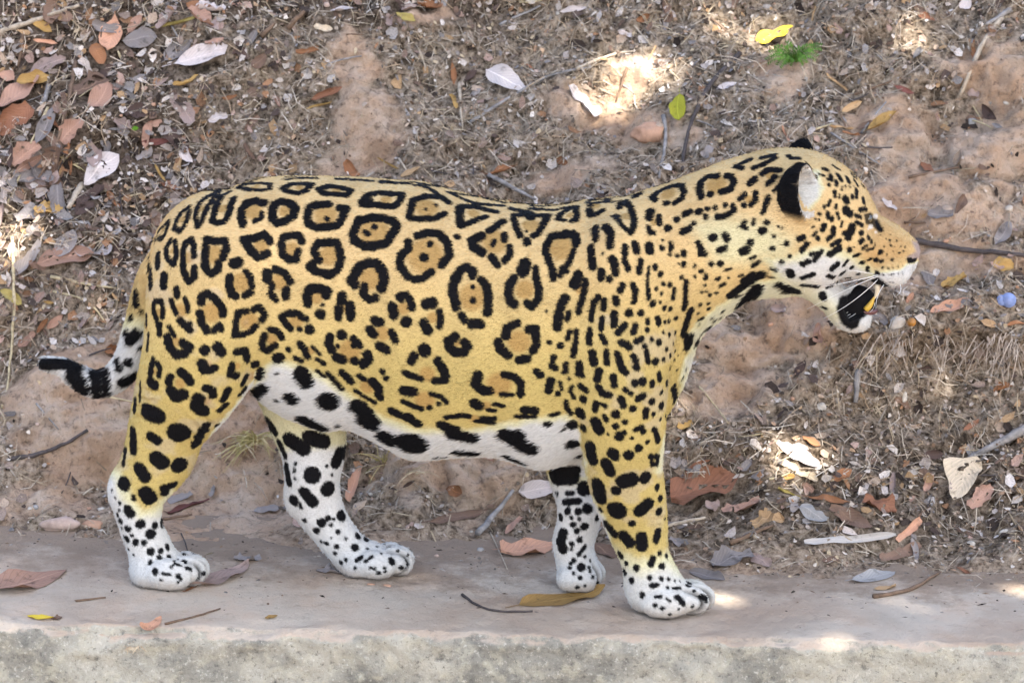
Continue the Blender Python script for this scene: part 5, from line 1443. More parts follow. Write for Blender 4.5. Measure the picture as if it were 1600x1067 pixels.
while tot < 190 and tries < 6000:
    tries += 1
    x, y = random.uniform(-20, 1620), random.uniform(-30, 880)
    if random.random() > density(x, y): continue
    if min((x - a) ** 2 + (y - b) ** 2 for a, b in occ) < 14 ** 2: continue
    c = random.choices(['brown', 'grey', 'pink', 'rust', 'dark', 'mauve', 'tan', 'pale', 'ochre', 'redbrown'], [5, 5, 3, 3, 4, 3, 2, 2, 1.5, 2])[0]
    L = random.uniform(16, 36) if not (x < 330 and y < 420) else random.uniform(28, 66)
    a = random.uniform(0, 6.28)
    k_ = random.choice(['oval', 'ovate', 'torn', 'torn', 'torn', 'lance'])
    W = L * (random.uniform(.4, .75) if k_ != 'lance' else .3)
    sz = 'small'
    state = 'torn' if k_ == 'torn' else ('narrow' if k_ == 'lance' else 'curled')
    o = leaf(x - math.cos(a) * L / 2, y - math.sin(a) * L / 2, x + math.cos(a) * L / 2, y + math.sin(a) * L / 2, W, c, k_,
             f'small {state} {LDESC[c]} leaf near the {near(x, y)}', random.uniform(.4, 1.4), random.uniform(.05, .3), random.uniform(.02, .1),
             roll=random.uniform(-.55, .6), pitch=random.uniform(-.35, .35), group=f'small {state} {LDESC[c]} leaves near the {near(x, y)}')
    if o is not None:
        occ.append((x, y)); tot += 1

# sticks and roots -------------------------------------------------
def wood(name, c, s=60):
    m = Nodes(name)
    tc = m.n('ShaderNodeTexCoord').outputs['Object']
    n1 = m.noise(tc, s, 6, .7).outputs[0]; n2 = m.noise(tc, s * 6, 4, .7).outputs[0]
    m.l(m.ramp(n1, [(.3, [x * .45 for x in c]), (.5, c), (.7, [min(1, x * 1.4) for x in c])]).outputs[0], m.b.inputs['Base Color'])
    m.rough(.8, .2)
    m.l(m.bump(n2, .6, .0015), m.b.inputs['Normal'])
    return m.m
WD = {'grey': wood('grey_wood', (.25, .23, .215)), 'dark': wood('dark_wood', (.075, .062, .058)), 'brown': wood('brown_wood', (.16, .105, .07)),
      'pale': wood('pale_wood', (.40, .33, .25)), 'straw': wood('straw', (.44, .36, .22))}
def stick(pts, r, mat, label, name='twig', cat='twig', group=None, taper=.55, lift=.6, wig=.15):
    P = []
    for i, (a, b) in enumerate(zip(pts[:-1], pts[1:])):
        n = max(2, int(math.hypot(b[0] - a[0], b[1] - a[1]) / 9))
        for j in range(n + (1 if i == len(pts) - 2 else 0)):
            t = j / n
            p, nn = hit(a[0] + (b[0] - a[0]) * t, a[1] + (b[1] - a[1]) * t)
            if p is None: continue
            P.append(p + nn * r * K * lift)
    if len(P) < 3: return None
    P = np.array(P)
    for it in range(6):
        Q = P.copy(); Q[1:-1] = .25 * P[:-2] + .5 * P[1:-1] + .25 * P[2:]; P = Q
    # stay on or above the surface
    P = P + np.array([0, -.25, .4]) * r * K * .6
    rr = r * K * np.linspace(1, taper, len(P)) * (1 + wig * rng.normal(0, .6, len(P)))
    P += rng.normal(0, r * K * .12, P.shape)
    o = tube_obj(name, P, rr, WD[mat], None, 7)
    tag(o, label, cat, group)
    return o
STK = [
 ([(-4, 52), (60, 34), (125, 9)], 5.5, 'pale', 'long pale twig across the deep litter at the top of the bank', 'twig'),
 ([(118, 98), (108, 160), (92, 220), (62, 280)], 4, 'brown', 'long dark brown twig running down past the long grey withered leaf', 'twig'),
 ([(37, 56), (28, 105)], 3.5, 'brown', 'short brown twig left of the grey-mauve leaf', 'twig'),
 ([(78, 136), (62, 185)], 5, 'grey', 'stubby grey stick beside the wide crumpled brown leaf', 'stick'),
 ([(75, 170), (48, 225)], 3, 'straw', 'straw coloured stem under the stubby grey stick', 'twig'),
 ([(128, 290), (106, 330)], 7, 'pale', 'thick pale stem above the broad pinkish leaf', 'stick'),
 ([(1155, 86), (1112, 130), (1086, 170), (1073, 215), (1067, 268)], 5, 'dark', 'long dark root running down to the jaguar neck', 'root'),
 ([(1037, 184), (1043, 212), (1037, 245), (1029, 280)], 4.2, 'grey', 'curved grey root below the yellow-green leaf', 'root'),
 ([(1566, 28), (1532, 76), (1514, 112), (1500, 152)], 6, 'pale', 'pale wandering root on clay above the dark stick', 'root'),
 ([(1580, 15), (1540, 40)], 5, 'grey', 'short grey root meeting the pale wandering root', 'root'),
 ([(1432, 379), (1510, 393), (1606, 402)], 6, 'dark', 'dark straight stick pointing at the jaguar nose', 'stick'),
 ([(1412, 348), (1470, 350)], 2, 'brown', 'thin brown twig above the dark straight stick', 'twig'),
 ([(735, 192), (800, 152), (860, 118), (925, 106)], 3.4, 'grey', 'thin grey twig passing the whitish round leaf', 'twig'),
 ([(718, 132), (722, 205)], 3.2, 'pale', 'upright pale stem below the upright narrow rusty leaf', 'twig'),
 ([(760, 275), (800, 292), (838, 316)], 4.5, 'grey', 'grey root emerging above the hollow of the jaguar back', 'root'),
 ([(980, 28), (1018, 74)], 2.2, 'pale', 'thin pale stem above the sunlit clay', 'twig'),
 ([(980, 106), (962, 160)], 2.6, 'brown', 'brown twig left of the yellow-green leaf', 'twig'),
 ([(1268, 205), (1300, 195)], 2.4, 'straw', 'straw stem right of the far ear', 'twig'),
 ([(1298, 208), (1345, 240), (1378, 260)], 2.2, 'grey', 'thin grey twig slanting down above the jaguar brow', 'twig'),
 ([(1336, 148), (1410, 122)], 2.6, 'brown', 'thin brown twig over the dark reddish leaf', 'twig'),
 ([(1345, 210), (1385, 160)], 2.6, 'grey', 'grey twig behind the ochre curled leaf', 'twig'),
 ([(1420, 278), (1500, 262)], 3.0, 'brown', 'brown twig beside the small red-brown triangular leaf', 'twig'),
 ([(1340, 582), (1335, 628)], 6.5, 'grey', 'short grey stub of stick under the jaguar chin', 'stick'),
 ([(1606, 670), (1560, 694), (1514, 720)], 8, 'grey', 'thick grey stick above the cream heart-shaped leaf', 'stick'),
 ([(1508, 742), (1604, 744)], 2, 'dark', 'thin dark twig right of the cream heart-shaped leaf', 'twig'),
 ([(1036, 824), (1102, 811)], 4, 'pale', 'pale stick behind the near fore leg', 'stick'),
 ([(1140, 852), (1208, 822)], 4.5, 'brown', 'brown stick below the tan crumpled leaf', 'stick'),
 ([(1364, 934), (1420, 926), (1468, 896)], 4.2, 'brown', 'curved brown twig lying on the ledge dust', 'twig'),
 ([(748, 836), (776, 800), (802, 768)], 5.5, 'grey', 'grey stick leaning under the belly', 'stick'),
 ([(722, 930), (745, 950), (782, 958), (832, 956)], 2.4, 'dark', 'thin curved dark twig on the ledge beside the ochre-brown leaf', 'twig'),
 ([(15, 719), (60, 711), (104, 694), (137, 674)], 4.2, 'dark', 'dark curved twig on bare clay below the tail', 'twig'),
 ([(258, 976), (300, 966), (344, 952)], 2.2, 'brown', 'thin brown twig on the ledge below the near hind paw', 'twig'),
 ([(118, 940), (165, 934)], 2, 'brown', 'short brown twig on the ledge right of the pinkish mauve leaf', 'twig'),
 ([(20, 372), (22, 480), (14, 600), (4, 640)], 3.6, 'straw', 'long upright straw stem behind the tail', 'twig'),
 ([(80, 432), (140, 446), (182, 452)], 3.2, 'straw', 'straw stem lying below the broad pinkish leaf', 'twig'),
 ([(84, 456), (140, 468), (165, 505)], 2.4, 'straw', 'thin bent straw stem above the tail bend', 'twig'),
 ([(450, 45), (478, 18)], 6, 'brown', 'brown stick near the upper rim above the red-brown rolled leaf', 'stick'),
 ([(470, 128), (520, 96), (566, 88)], 2.4, 'grey', 'thin grey twig above the red-brown rolled leaf', 'twig'),
 ([(408, 62), (430, 35)], 6, 'brown', 'thick brown stub right of the dull brown pointed leaf', 'stick'),
 ([(255, 812), (300, 806)], 3, 'brown', 'brown twig under the dark reddish bark-like leaf', 'twig'),
 ([(780, 40), (845, 10)], 3, 'grey', 'thin grey twig near the top of the bank above the whitish round leaf', 'twig'),
 ([(900, 110), (960, 84), (990, 82)], 3.4, 'pale', 'pale root over the orange clay', 'root'),
 ([(1110, 30), (1145, 58)], 2.6, 'brown', 'brown twig left of the bright yellow leaf', 'twig'),
 ([(1246, 90), (1262, 128)], 2.4, 'pale', 'pale stem below the green seedling', 'twig'),
]
for pts, r, mt, lab, nm in STK: stick(pts, r, mt, lab, nm, nm)
for i in range(95):
    for _ in range(30):
        x, y = random.uniform(-20, 1620), random.uniform(-30, 860)
        if random.random() < density(x, y) + .15: break
    a = random.gauss(0, .9); L = random.uniform(22, 75); c = random.choice(['grey', 'brown', 'straw', 'pale', 'dark'])
    bx, by = x + math.cos(a) * L * .5 + random.uniform(-6, 6), y + math.sin(a) * L * .5 + random.uniform(-6, 6)
    stick([(x, y), (bx, by), (x + math.cos(a) * L, y + math.sin(a) * L)], random.uniform(1.0, 2.3), c, f'very thin {dict(grey="grey", brown="brown", straw="straw coloured", pale="pale", dark="blackish")[c]} twig near the {near(x, y)}',
          'twig', 'twig', f'very thin {c} twigs near the {near(x, y)}')

# stones -----------------------------------------------------------
def stone_mat(name, c):
    m = Nodes(name)
    tc = m.n('ShaderNodeTexCoord').outputs['Object']
    n1 = m.noise(tc, 40, 6, .65).outputs[0]; n2 = m.noise(tc, 220, 4, .7).outputs[0]
    m.l(m.ramp(n1, [(.3, [x * .6 for x in c]), (.5, c), (.7, [min(1, x * 1.25) for x in c])]).outputs[0], m.b.inputs['Base Color'])
    m.rough(.85, .2); m.l(m.bump(n2, .5, .002), m.b.inputs['Normal'])
    return m.m
SM = {'clay': stone_mat('clay_stone', (.42, .25, .165)), 'grey': stone_mat('grey_stone', (.30, .285, .27)), 'pale': stone_mat('pale_stone', (.46, .41, .35)), 'pink': stone_mat('pink_stone', (.42, .31, .255))}
def stone(px, py, rx, ry, mat, label, name='stone', cat='stone', group=None, depth=.8, subdiv=3):
    p, n = hit(px, py)
    if p is None: return
    bm = bmesh.new()
    bmesh.ops.create_icosphere(bm, subdivisions=subdiv, radius=1.0)
    V = np.array([v.co[:] for v in bm.verts])
    off = rng.random(3) * 50
    V = V * (1 + .34 * fbm(V * 1.0 + off, 3, 301) - .10 * np.abs(fbm(V * 2.2 + off, 2, 305)))[:, None]
    V = np.sign(V) * np.abs(V) ** .9
    R = np.array([rx * K, min(rx, ry) * K * depth, ry * K])
    V = V * R
    B = np.stack([CR, -np.cross(CR, CU) * -1, CU], 0)
    Wd = V[:, :1] * CR + V[:, 1:2] * CF + V[:, 2:] * CU
    for v, c in zip(bm.verts, Wd): v.co = c
    for f in bm.faces: f.smooth = True
    me = bpy.data.meshes.new(name); bm.to_mesh(me); bm.free()
    o = link(name, me, SM[mat]); o.location = Vector(p - n * R.min() * .10)
    tag(o, label, cat, group)
for a in [(1012, 208, 28, 18, 'clay', 'rounded orange clay stone beside the curved grey root'), (1403, 505, 15, 14, 'pale', 'pale angular stone beside the tiny orange fruit'),
          (1283, 636, 10, 9, 'pale', 'pale pebble under the jaguar throat'), (1056, 768, 8, 7, 'pale', 'white pebble beside the large red-brown leaf'),
          (1568, 833, 9, 8, 'pale', 'pale round pebble at the foot of the bank below the thick grey stick'), (1517, 850, 8, 6, 'pale', 'white pebble beside the small red-brown rolled leaf'),
          (1520, 191, 9, 8, 'grey', 'bluish grey pebble below the pale wandering root'), (145, 821, 17, 9, 'clay', 'flat clay stone at the back of the ledge behind the hind leg'),
          (751, 859, 7, 5, 'grey', 'grey pebble on the ledge under the belly'), (1413, 621, 6, 10, 'pale', 'pale seed-shaped pebble on grey earth below the earth step'),
          (92, 820, 30, 13, 'pink', 'broad pinkish stone at the back of the ledge below the dark curved twig'), (682, 868, 4, 3, 'pink', 'tiny pink pebble on the ledge between the paws'),
          (580, 913, 6, 3, 'clay', 'tiny clay pebble in front of the far hind paw'), (605, 915, 7, 3, 'clay', 'flat clay crumb in front of the far hind paw')]:
    stone(*a)
for i in range(60):
    x, y = random.uniform(0, 1600), random.uniform(0, 860)
    r = random.uniform(3, 7); mt = random.choice(['pale', 'grey', 'clay', 'pink'])
    stone(x, y, r, r * random.uniform(.6, .95), mt, f'small {dict(pale="whitish", grey="grey", clay="orange clay", pink="pinkish")[mt]} pebble near the {near(x, y)}', 'pebble', 'pebble', f'small {mt} pebbles near the {near(x, y)}', subdiv=2)

# blue plastic cap and orange fruit ---------------------------------
BLUE = flat_mat('blue_plastic', (.20, .26, .47), .35, .4)
p, n = hit(1572, 474)
cap = bpy.data.objects.new('bottle_cap', None); COL.objects.link(cap); cap.location = Vector(p)
tag(cap, 'crushed light blue plastic cap lying on the bank', 'bottle cap')
def disc(name, dx, dz, r, h, parent, tilt):
    bm = bmesh.new()
    bmesh.ops.create_cone(bm, cap_ends=True, segments=28, radius1=r, radius2=r * .93, depth=h)
    bmesh.ops.bevel(bm, geom=[e for e in bm.edges if len(e.link_faces) == 2 and e.calc_face_angle() > .7], offset=r * .12, segments=2, affect='EDGES')
    me = bpy.data.meshes.new(name); bm.to_mesh(me); bm.free()
    for q in me.polygons: q.use_smooth = True
    o = link(name, me, BLUE, parent)
    o.location = (dx, -.006, dz); o.rotation_euler = (math.radians(tilt), 0.25, 0)
disc('cap_top', .004, .008, .0145, .009, cap, 72)
disc('cap_rim', -.010, .007, .0105, .010, cap, 62)
FRUIT = flat_mat('fruit_skin', (.36, .16, .03), .35, .5)
p, n = hit(1424, 508)
fr = bpy.data.objects.new('fallen_fruit', None); COL.objects.link(fr); fr.location = Vector(p)
tag(fr, 'tiny round orange-brown fruit with a stalk in front of the jaguar chin', 'fruit')
ball('flesh', (0, -.004, .007), (.0085, .0085, .0085), FRUIT, fr)
tube_obj('stalk', np.array([[0, -.004, .014], [.001, -.003, .02], [.003, -.002, .026]]), [.0012, .001, .0008], WD['brown'], fr, 5)

# grass tufts, seedling, root fringe --------------------------------
def grass_mat(name, c):
    m = Nodes(name)
    tc = m.n('ShaderNodeTexCoord').outputs['Object']
    n1 = m.noise(tc, 55, 3, .6).outputs[0]
    m.l(m.ramp(n1, [(.35, c[0]), (.6, c[1])]).outputs[0], m.b.inputs['Base Color'])
    m.rough(.6, .25)
    return m.m
GM = grass_mat('dry_grass', ((.30, .27, .09), (.50, .40, .22)))
GD = grass_mat('dead_grass', ((.26, .19, .12), (.52, .43, .30)))
RT = grass_mat('root_hairs', ((.20, .15, .11), (.48, .41, .35)))
def blades(specs):
    V, F = [], []
    for P, w in specs:
        P = np.asarray(P); n = len(P)
        side = np.cross(np.gradient(P, axis=0), -CF + rng.normal(0, .4, 3)); side /= np.linalg.norm(side, axis=1)[:, None] + 1e-9
        b = len(V)
        for i in range(n):
            ww = w * (1 - (i / (n - 1)) ** 2 * .9)
            V += [P[i] - side[i] * ww, P[i] + side[i] * ww]
        F += [(b + 2 * i, b + 2 * i + 1, b + 2 * i + 3, b + 2 * i + 2) for i in range(n - 1)]
    return V, F
def tuft(px, py, n, L, spread, droop, mat, label, name='grass_tuft', kind=None, w=.0013, cat='grass tuft', bias=(0, 0)):
    p0, nn = hit(px, py)
    sp = []
    for i in range(n):
        base = p0 + (CR * random.gauss(0, .006) + CU * random.gauss(0, .003)) - nn * .002
        a = random.gauss(0, spread)
        l = L * K * random.uniform(.5, 1.15)
        d = CR * (math.sin(a) + bias[0]) + CU * (math.cos(a) * .7 + bias[1]) - CF * random.uniform(.15, .7)
        d /= np.linalg.norm(d)
        t = np.linspace(0, 1, 6)[:, None]
        P = base + d * l * t + np.array([0, 0, -1]) * l * droop * t ** 2 * random.uniform(.6, 1.3)
        sp.append((P, w * random.uniform(.6, 1.2)))
    V, F = blades(sp)
    me = bpy.data.meshes.new(name); me.from_pydata([list(map(float, v)) for v in (np.array(V) - p0)], [], F)
    o = link(name, me, mat); o.location = Vector(p0)
    tag(o, label, cat)
tuft(400, 690, 74, 86, .95, .95, GM, 'green and yellow grass tuft hanging between the hind legs')
tuft(372, 698, 24, 66, .7, .9, GD, 'straw coloured dead grass wisps left of the green tuft')
tuft(600, 725, 16, 80, .9, .55, GM, 'sparse grass sprig behind the far hind leg', bias=(.5, .1))
tuft(640, 738, 9, 58, .6, .6, GD, 'dead grass stems on the clod under the belly', bias=(.7, -.1))
tuft(165, 372, 16, 42, 1.2, .5, GD, 'pale dead grass wisps just behind the jaguar rump')
tuft(700, 205, 12, 34, 1.2, .4, GD, 'small dead grass wisp below the upright pale stem')
tuft(105, 258, 12, 36, .9, .3, GM, 'yellowing grass wisp between the pale lilac and pink leaves')
tuft(1370, 640, 26, 40, 1.1, .9, GD, 'matted dead grass below the chin and earth step')
tuft(1410, 668, 16, 40, .7, 1.0, RT, 'pale root tuft hanging below the matted dead grass')
tuft(1375, 545, 30, 46, 1.2, .8, GD, 'dead grass on the rim of the earth step by the chin')
tuft(212, 1010, 26, 16, 1.5, .6, GD, 'little dead moss clump on the edge of the ledge')
tuft(1140, 70, 14, 34, 1.2, .4, GD, 'straw wisps left of the bright yellow leaf')
tuft(1010, 40, 18, 46, 1.2, .4, GD, 'straw wisps above the sunlit clay')
# root fringe along the undercut
sp = []
for i in range(150):
    x = random.choice([random.gauss(1400, 20), random.gauss(1470, 22), random.gauss(1545, 12), random.gauss(1580, 10), random.uniform(1372, 1610)]); y = 530 + random.uniform(-14, 16)
    p, nn = hit(x, y)
    if p is None: continue
    l = random.choice([18, 26, 34, 60, 75]) * K * random.uniform(.5, 1.1)
    t = np.linspace(0, 1, 6)[:, None]
    d = np.array([random.gauss(0, .35), -.25, -.55]); d /= np.linalg.norm(d)
    P = p + nn * .004 + d * l * t + np.array([random.gauss(0, .2), .25, -.35]) * l * t ** 2
    sp.append((P, random.uniform(.0004, .0012)))
V, F = blades(sp)
me = bpy.data.meshes.new('root_fringe'); me.from_pydata([list(map(float, v)) for v in V], [], F)
tag(link('root_fringe', me, RT), 'fringe of pale hanging roots and dead grass under the rim of the earth step', 'roots', kind='stuff')
# seedling with fine leaflets
GRN = grass_mat('seedling_leaf', ((.035, .10, .012), (.10, .22, .03)))
p0, nn = hit(1238, 98)
sd = bpy.data.objects.new('seedling', None); COL.objects.link(sd); sd.location = Vector(p0)
tag(sd, 'small green seedling with feathery leaflets growing below the bright yellow leaf', 'seedling')
for k, (dx, dy, l) in enumerate([(-44, -2, 1), (-30, -22, 1), (-12, -30, 1), (14, -18, 1), (34, -24, 1), (48, -26, 1), (40, -8, 1), (-8, 4, 1), (20, 2, 1), (-38, -14, 1), (-24, 6, 1)]):
    tip = CR * dx * K - CU * dy * K - CF * .025
    t = np.linspace(0, 1, 8)[:, None]
    P = tip * t + np.array([0, -.012, .014]) * (4 * t * (1 - t))
    st = tube_obj('frond', P, np.linspace(.0009, .0004, 8), GRN, sd, 4)
    V, F = [], []
    tang = np.gradient(P, axis=0)
    for i in range(1, 8):
        for s in (-1, 1):
            for e in (0, .5):
                c = P[i] - tang[i] * e
                sdv = np.cross(tang[i], -CF); sdv /= np.linalg.norm(sdv) + 1e-9
                a = c + sdv * s * .0095 + tang[i] * .45; md = (a + c) / 2; pr = tang[i] / (np.linalg.norm(tang[i]) + 1e-9) * .0016
                b = len(V); V += [c, md + pr, a, md - pr]; F.append((b, b + 1, b + 2, b + 3))
    me = bpy.data.meshes.new('leaflets'); me.from_pydata([list(map(float, v)) for v in V], [], F)
    link('leaflets', me, GRN, st)

# fine debris nobody could count: leaf chips, straws, crumbs ---------
dv_, df_, dc_ = [], [], []
PAL = np.array([[.23, .18, .145], [.44, .37, .31], [.05, .038, .03], [.34, .28, .225], [.56, .49, .42], [.12, .095, .075], [.38, .31, .26], [.25, .165, .11], [.38, .30, .20], [.21, .19, .18], [.42, .37, .32], [.10, .075, .06], [.33, .22, .14]])
bare_f = bare.reshape(-1)
NCH = 56000
iu = rng.integers(0, NX, NCH * 3); iv = rng.integers(0, NS, NCH * 3)
ok = (np.abs(xs[iu]) < 1.47) & (ss[iv] < 1.55)
iu, iv = iu[ok][:NCH], iv[ok][:NCH]
bv = bare[iu, iv]
clump = vnoise(BP[iu, iv] * 6, 401)
ok = rng.random(len(iu)) > np.clip(bv * 1.3 - clump * .25 - .05, 0, .95)
iu, iv = iu[ok], iv[ok]
tu = BP[np.minimum(iu + 2, NX - 1), iv] - BP[np.maximum(iu - 2, 0), iv]; tv = BP[iu, np.minimum(iv + 2, NS - 1)] - BP[iu, np.maximum(iv - 2, 0)]
tu /= np.linalg.norm(tu, axis=1)[:, None] + 1e-9; nv_ = np.cross(tu, tv); nv_ /= np.linalg.norm(nv_, axis=1)[:, None] + 1e-9
tv = np.cross(nv_, tu)
kindr = rng.random(len(iu))
HE0 = np.array([((a[0] + a[2]) / 2, (a[1] + a[3]) / 2, math.hypot(a[2] - a[0], a[3] - a[1]) / 2 + 4, a[4] / 2 + 4, math.atan2(a[3] - a[1], a[2] - a[0])) for a in HERO])
qx_, qy_ = project(BP[iu, iv])
dx_, dy_ = qx_[:, None] - HE0[:, 0], qy_[:, None] - HE0[:, 1]
c_, s_ = np.cos(HE0[:, 4]), np.sin(HE0[:, 4])
SKIP = (((dx_ * c_ + dy_ * s_) / HE0[:, 2]) ** 2 + ((-dx_ * s_ + dy_ * c_) / HE0[:, 3]) ** 2 < 1).any(1)
for i in range(len(iu)):
    if SKIP[i]: continue
    p = BP[iu[i], iv[i]] + tu[i] * rng.normal(0, .004) + tv[i] * rng.normal(0, .004)
    n = nv_[i] + rng.normal(0, .35, 3); n /= np.linalg.norm(n)
    a = rng.random() * 6.28
    t = tu[i] * math.cos(a) + tv[i] * math.sin(a); t = t - n * np.dot(t, n); t /= np.linalg.norm(t) + 1e-9
    s = np.cross(n, t)
    b0 = len(dv_)
    col = PAL[rng.integers(0, len(PAL))] * rng.uniform(.7, 1.25)
    if kindr[i] < .36:      # chip, bent
        L, W = rng.uniform(.002, .008), rng.uniform(.0012, .0042)
        p = p + nv_[i] * rng.uniform(.0005, .003)
        k = n * L * rng.uniform(-.25, .35)
        dv_ += [p - t * L - s * W, p - t * L * rng.uniform(.6, 1.1) + s * W, p + s * W * 1.1 + k, p + t * L * .9, p - s * W * .9 + k]
        df_ += [(b0, b0 + 4, b0 + 2, b0 + 1), (b0 + 4, b0 + 3, b0 + 2, b0 + 2)]
        dc_ += [col] * 5
    elif kindr[i] < .78:    # straw
        L, W = rng.uniform(.006, .034), rng.uniform(.0004, .0011)
        p = p + nv_[i] * .0015
        col = col * .6 + np.array([.40, .33, .23]) * .45
        k = n * L * rng.uniform(-.05, .22) + s * L * rng.normal(0, .2)
        dv_ += [p - t * L - s * W, p - t * L + s * W, p - s * W + k, p + s * W + k, p + t * L - s * W * .5, p + t * L + s * W * .5]
        df_ += [(b0, b0 + 2, b0 + 3, b0 + 1), (b0 + 2, b0 + 4, b0 + 5, b0 + 3)]
        dc_ += [col] * 6
    else:                   # crumb
        r = rng.uniform(.0012, .0042); q = rng.uniform(.6, 1.3, 6) * r
        col = col * .55 + np.array([.30, .20, .14]) * .55
        dv_ += [p + t * q[0], p + s * q[1], p - t * q[2], p - s * q[3], p + n * q[4], p - n * q[5]]
        for x, y in ((0, 1), (1, 2), (2, 3), (3, 0)): df_ += [(b0 + x, b0 + y, b0 + 4, b0 + 4), (b0 + y, b0 + x, b0 + 5, b0 + 5)]
        dc_ += [col] * 6
# coarser leaf fragments under and between the whole leaves
fv_, ff_, fc_ = [], [], []
FP = np.array([[.24, .18, .145], [.04, .03, .025], [.06, .045, .038], [.52, .45, .39], [.46, .41, .37], [.19, .165, .15], [.33, .225, .18], [.15, .10, .075], [.27, .15, .085], [.36, .27, .20], [.26, .235, .22], [.40, .34, .30], [.09, .065, .055], [.34, .22, .12]])
HE = np.array([((a[0] + a[2]) / 2, (a[1] + a[3]) / 2, math.hypot(a[2] - a[0], a[3] - a[1]) / 2 + 3, a[4] / 2 + 3, math.atan2(a[3] - a[1], a[2] - a[0])) for a in HERO])
def under_leaf(x, y):
    dx, dy = np.asarray(x)[..., None] - HE[:, 0], np.asarray(y)[..., None] - HE[:, 1]
    c_, s_ = np.cos(HE[:, 4]), np.sin(HE[:, 4])
    return (((dx * c_ + dy * s_) / HE[:, 2]) ** 2 + ((-dx * s_ + dy * c_) / HE[:, 3]) ** 2 < 1).any(-1)
cnt_ = 0
while cnt_ < 5200:
    x, y = rng.uniform(-330, 1930), rng.uniform(-60, 880)
    if rng.random() > min(1, density(x, y) * .9 + .12): continue
    p, n = hit(x, y)
    if p is None or p[2] < .01 or under_leaf(x, y): continue
    j_ = np.argmin(np.abs(xs - p[0])); k_ = np.argmin(np.abs(yy + back_y(p[0]) - p[1]))
    if rng.random() < bare[j_, k_] * 1.2: continue
    cnt_ += 1
    n0 = n
    n = n + np.array([0, -.5, .6]) + rng.normal(0, .30, 3); n /= np.linalg.norm(n)
    a = rng.random() * 6.28
    t = CR * math.cos(a) + CU * math.sin(a); t = t - n * np.dot(t, n); t /= np.linalg.norm(t); s = np.cross(n, t)
    L = (4 + 13 * rng.random() ** 2.2) * K; W = L * rng.uniform(.3, .75)
    q = rng.uniform(.55, 1.15, 8); bz = rng.uniform(-.25, .5) * W; cz = rng.uniform(-.2, .4) * L
    c0 = p + n0 * rng.uniform(.001, .005)
    b0 = len(fv_)
    fv_ += [c0 - t * L * q[0] + n * cz, c0 - t * L * .45 * q[1] - s * W * q[2] + n * bz, c0 + t * L * .4 * q[3] - s * W * q[4] + n * bz, c0 + t * L * q[5] + n * cz * .7, c0 + t * L * .35 + s * W * q[6] + n * bz, c0 - t * L * .5 + s * W * q[7] + n * bz, c0 - t * L * .45, c0 + t * L * .4]
    ff_ += [(b0, b0 + 1, b0 + 6), (b0, b0 + 6, b0 + 5), (b0 + 1, b0 + 2, b0 + 7, b0 + 6), (b0 + 6, b0 + 7, b0 + 4, b0 + 5), (b0 + 2, b0 + 3, b0 + 7), (b0 + 7, b0 + 3, b0 + 4)]
    fc_ += [FP[rng.integers(0, len(FP))] * rng.uniform(.65, 1.25)] * 8
# dust crumbs on the ledge top
for i in range(800):
    x = rng.uniform(-1.4, 1.4); yb, yf = back_y(x), front_y(x)
    y = yf + .03 + (yb - yf) * (rng.random() ** .4)
    p, n = drop(x, y)
    if p is None: continue
    r = rng.uniform(.0007, .0024) if rng.random() < .85 else rng.uniform(.002, .004); q = rng.uniform(.5, 1.4, 6) * r
    col = PAL[rng.integers(0, len(PAL))] * rng.uniform(.4, .9)
    t = np.array([math.cos(i), math.sin(i), 0]); s = np.array([-math.sin(i), math.cos(i), 0]); el = rng.uniform(1, 3.5)
    b0 = len(dv_)
    dv_ += [p + t * q[0] * el, p + s * q[1], p - t * q[2] * el, p - s * q[3], p + n * q[4] * .7, p - n * q[5]]
    for a_, b_ in ((0, 1), (1, 2), (2, 3), (3, 0)): df_ += [(b0 + a_, b0 + b_, b0 + 4, b0 + 4), (b0 + b_, b0 + a_, b0 + 5, b0 + 5)]
    dc_ += [col] * 6
df_ = [f if f[2] != f[3] else f[:3] for f in df_]
me = bpy.data.meshes.new('leaf_debris'); me.from_pydata([list(map(float, v)) for v in dv_], [], df_)
attr_color(me, 'tint', np.array(dc_))
m = Nodes('debris')
ca = m.n('ShaderNodeAttribute', attribute_name='tint').outputs['Color']
m.l(ca, m.b.inputs['Base Color']); m.rough(.9, .05)
n2 = m.noise(m.n('ShaderNodeNewGeometry').outputs['Position'], 300, 4, .7).outputs[0]
m.l(m.mix(1.0, ca, m.ramp(n2, [(.3, .55), (.5, 1.0), (.7, 1.2)]).outputs[0], 'MULTIPLY'), m.b.inputs['Base Color'])
me2 = bpy.data.meshes.new('leaf_fragments'); me2.from_pydata([list(map(float, v)) for v in fv_], [], ff_)
attr_color(me2, 'tint', np.array(fc_))
tag(link('leaf_fragments', me2, m.m), 'broken pieces of dry leaves matted over the bank', 'leaf litter', kind='stuff')
tag(link('leaf_debris', me, m.m), 'fine litter of leaf chips, straws and soil crumbs over the bank', 'debris', kind='stuff')

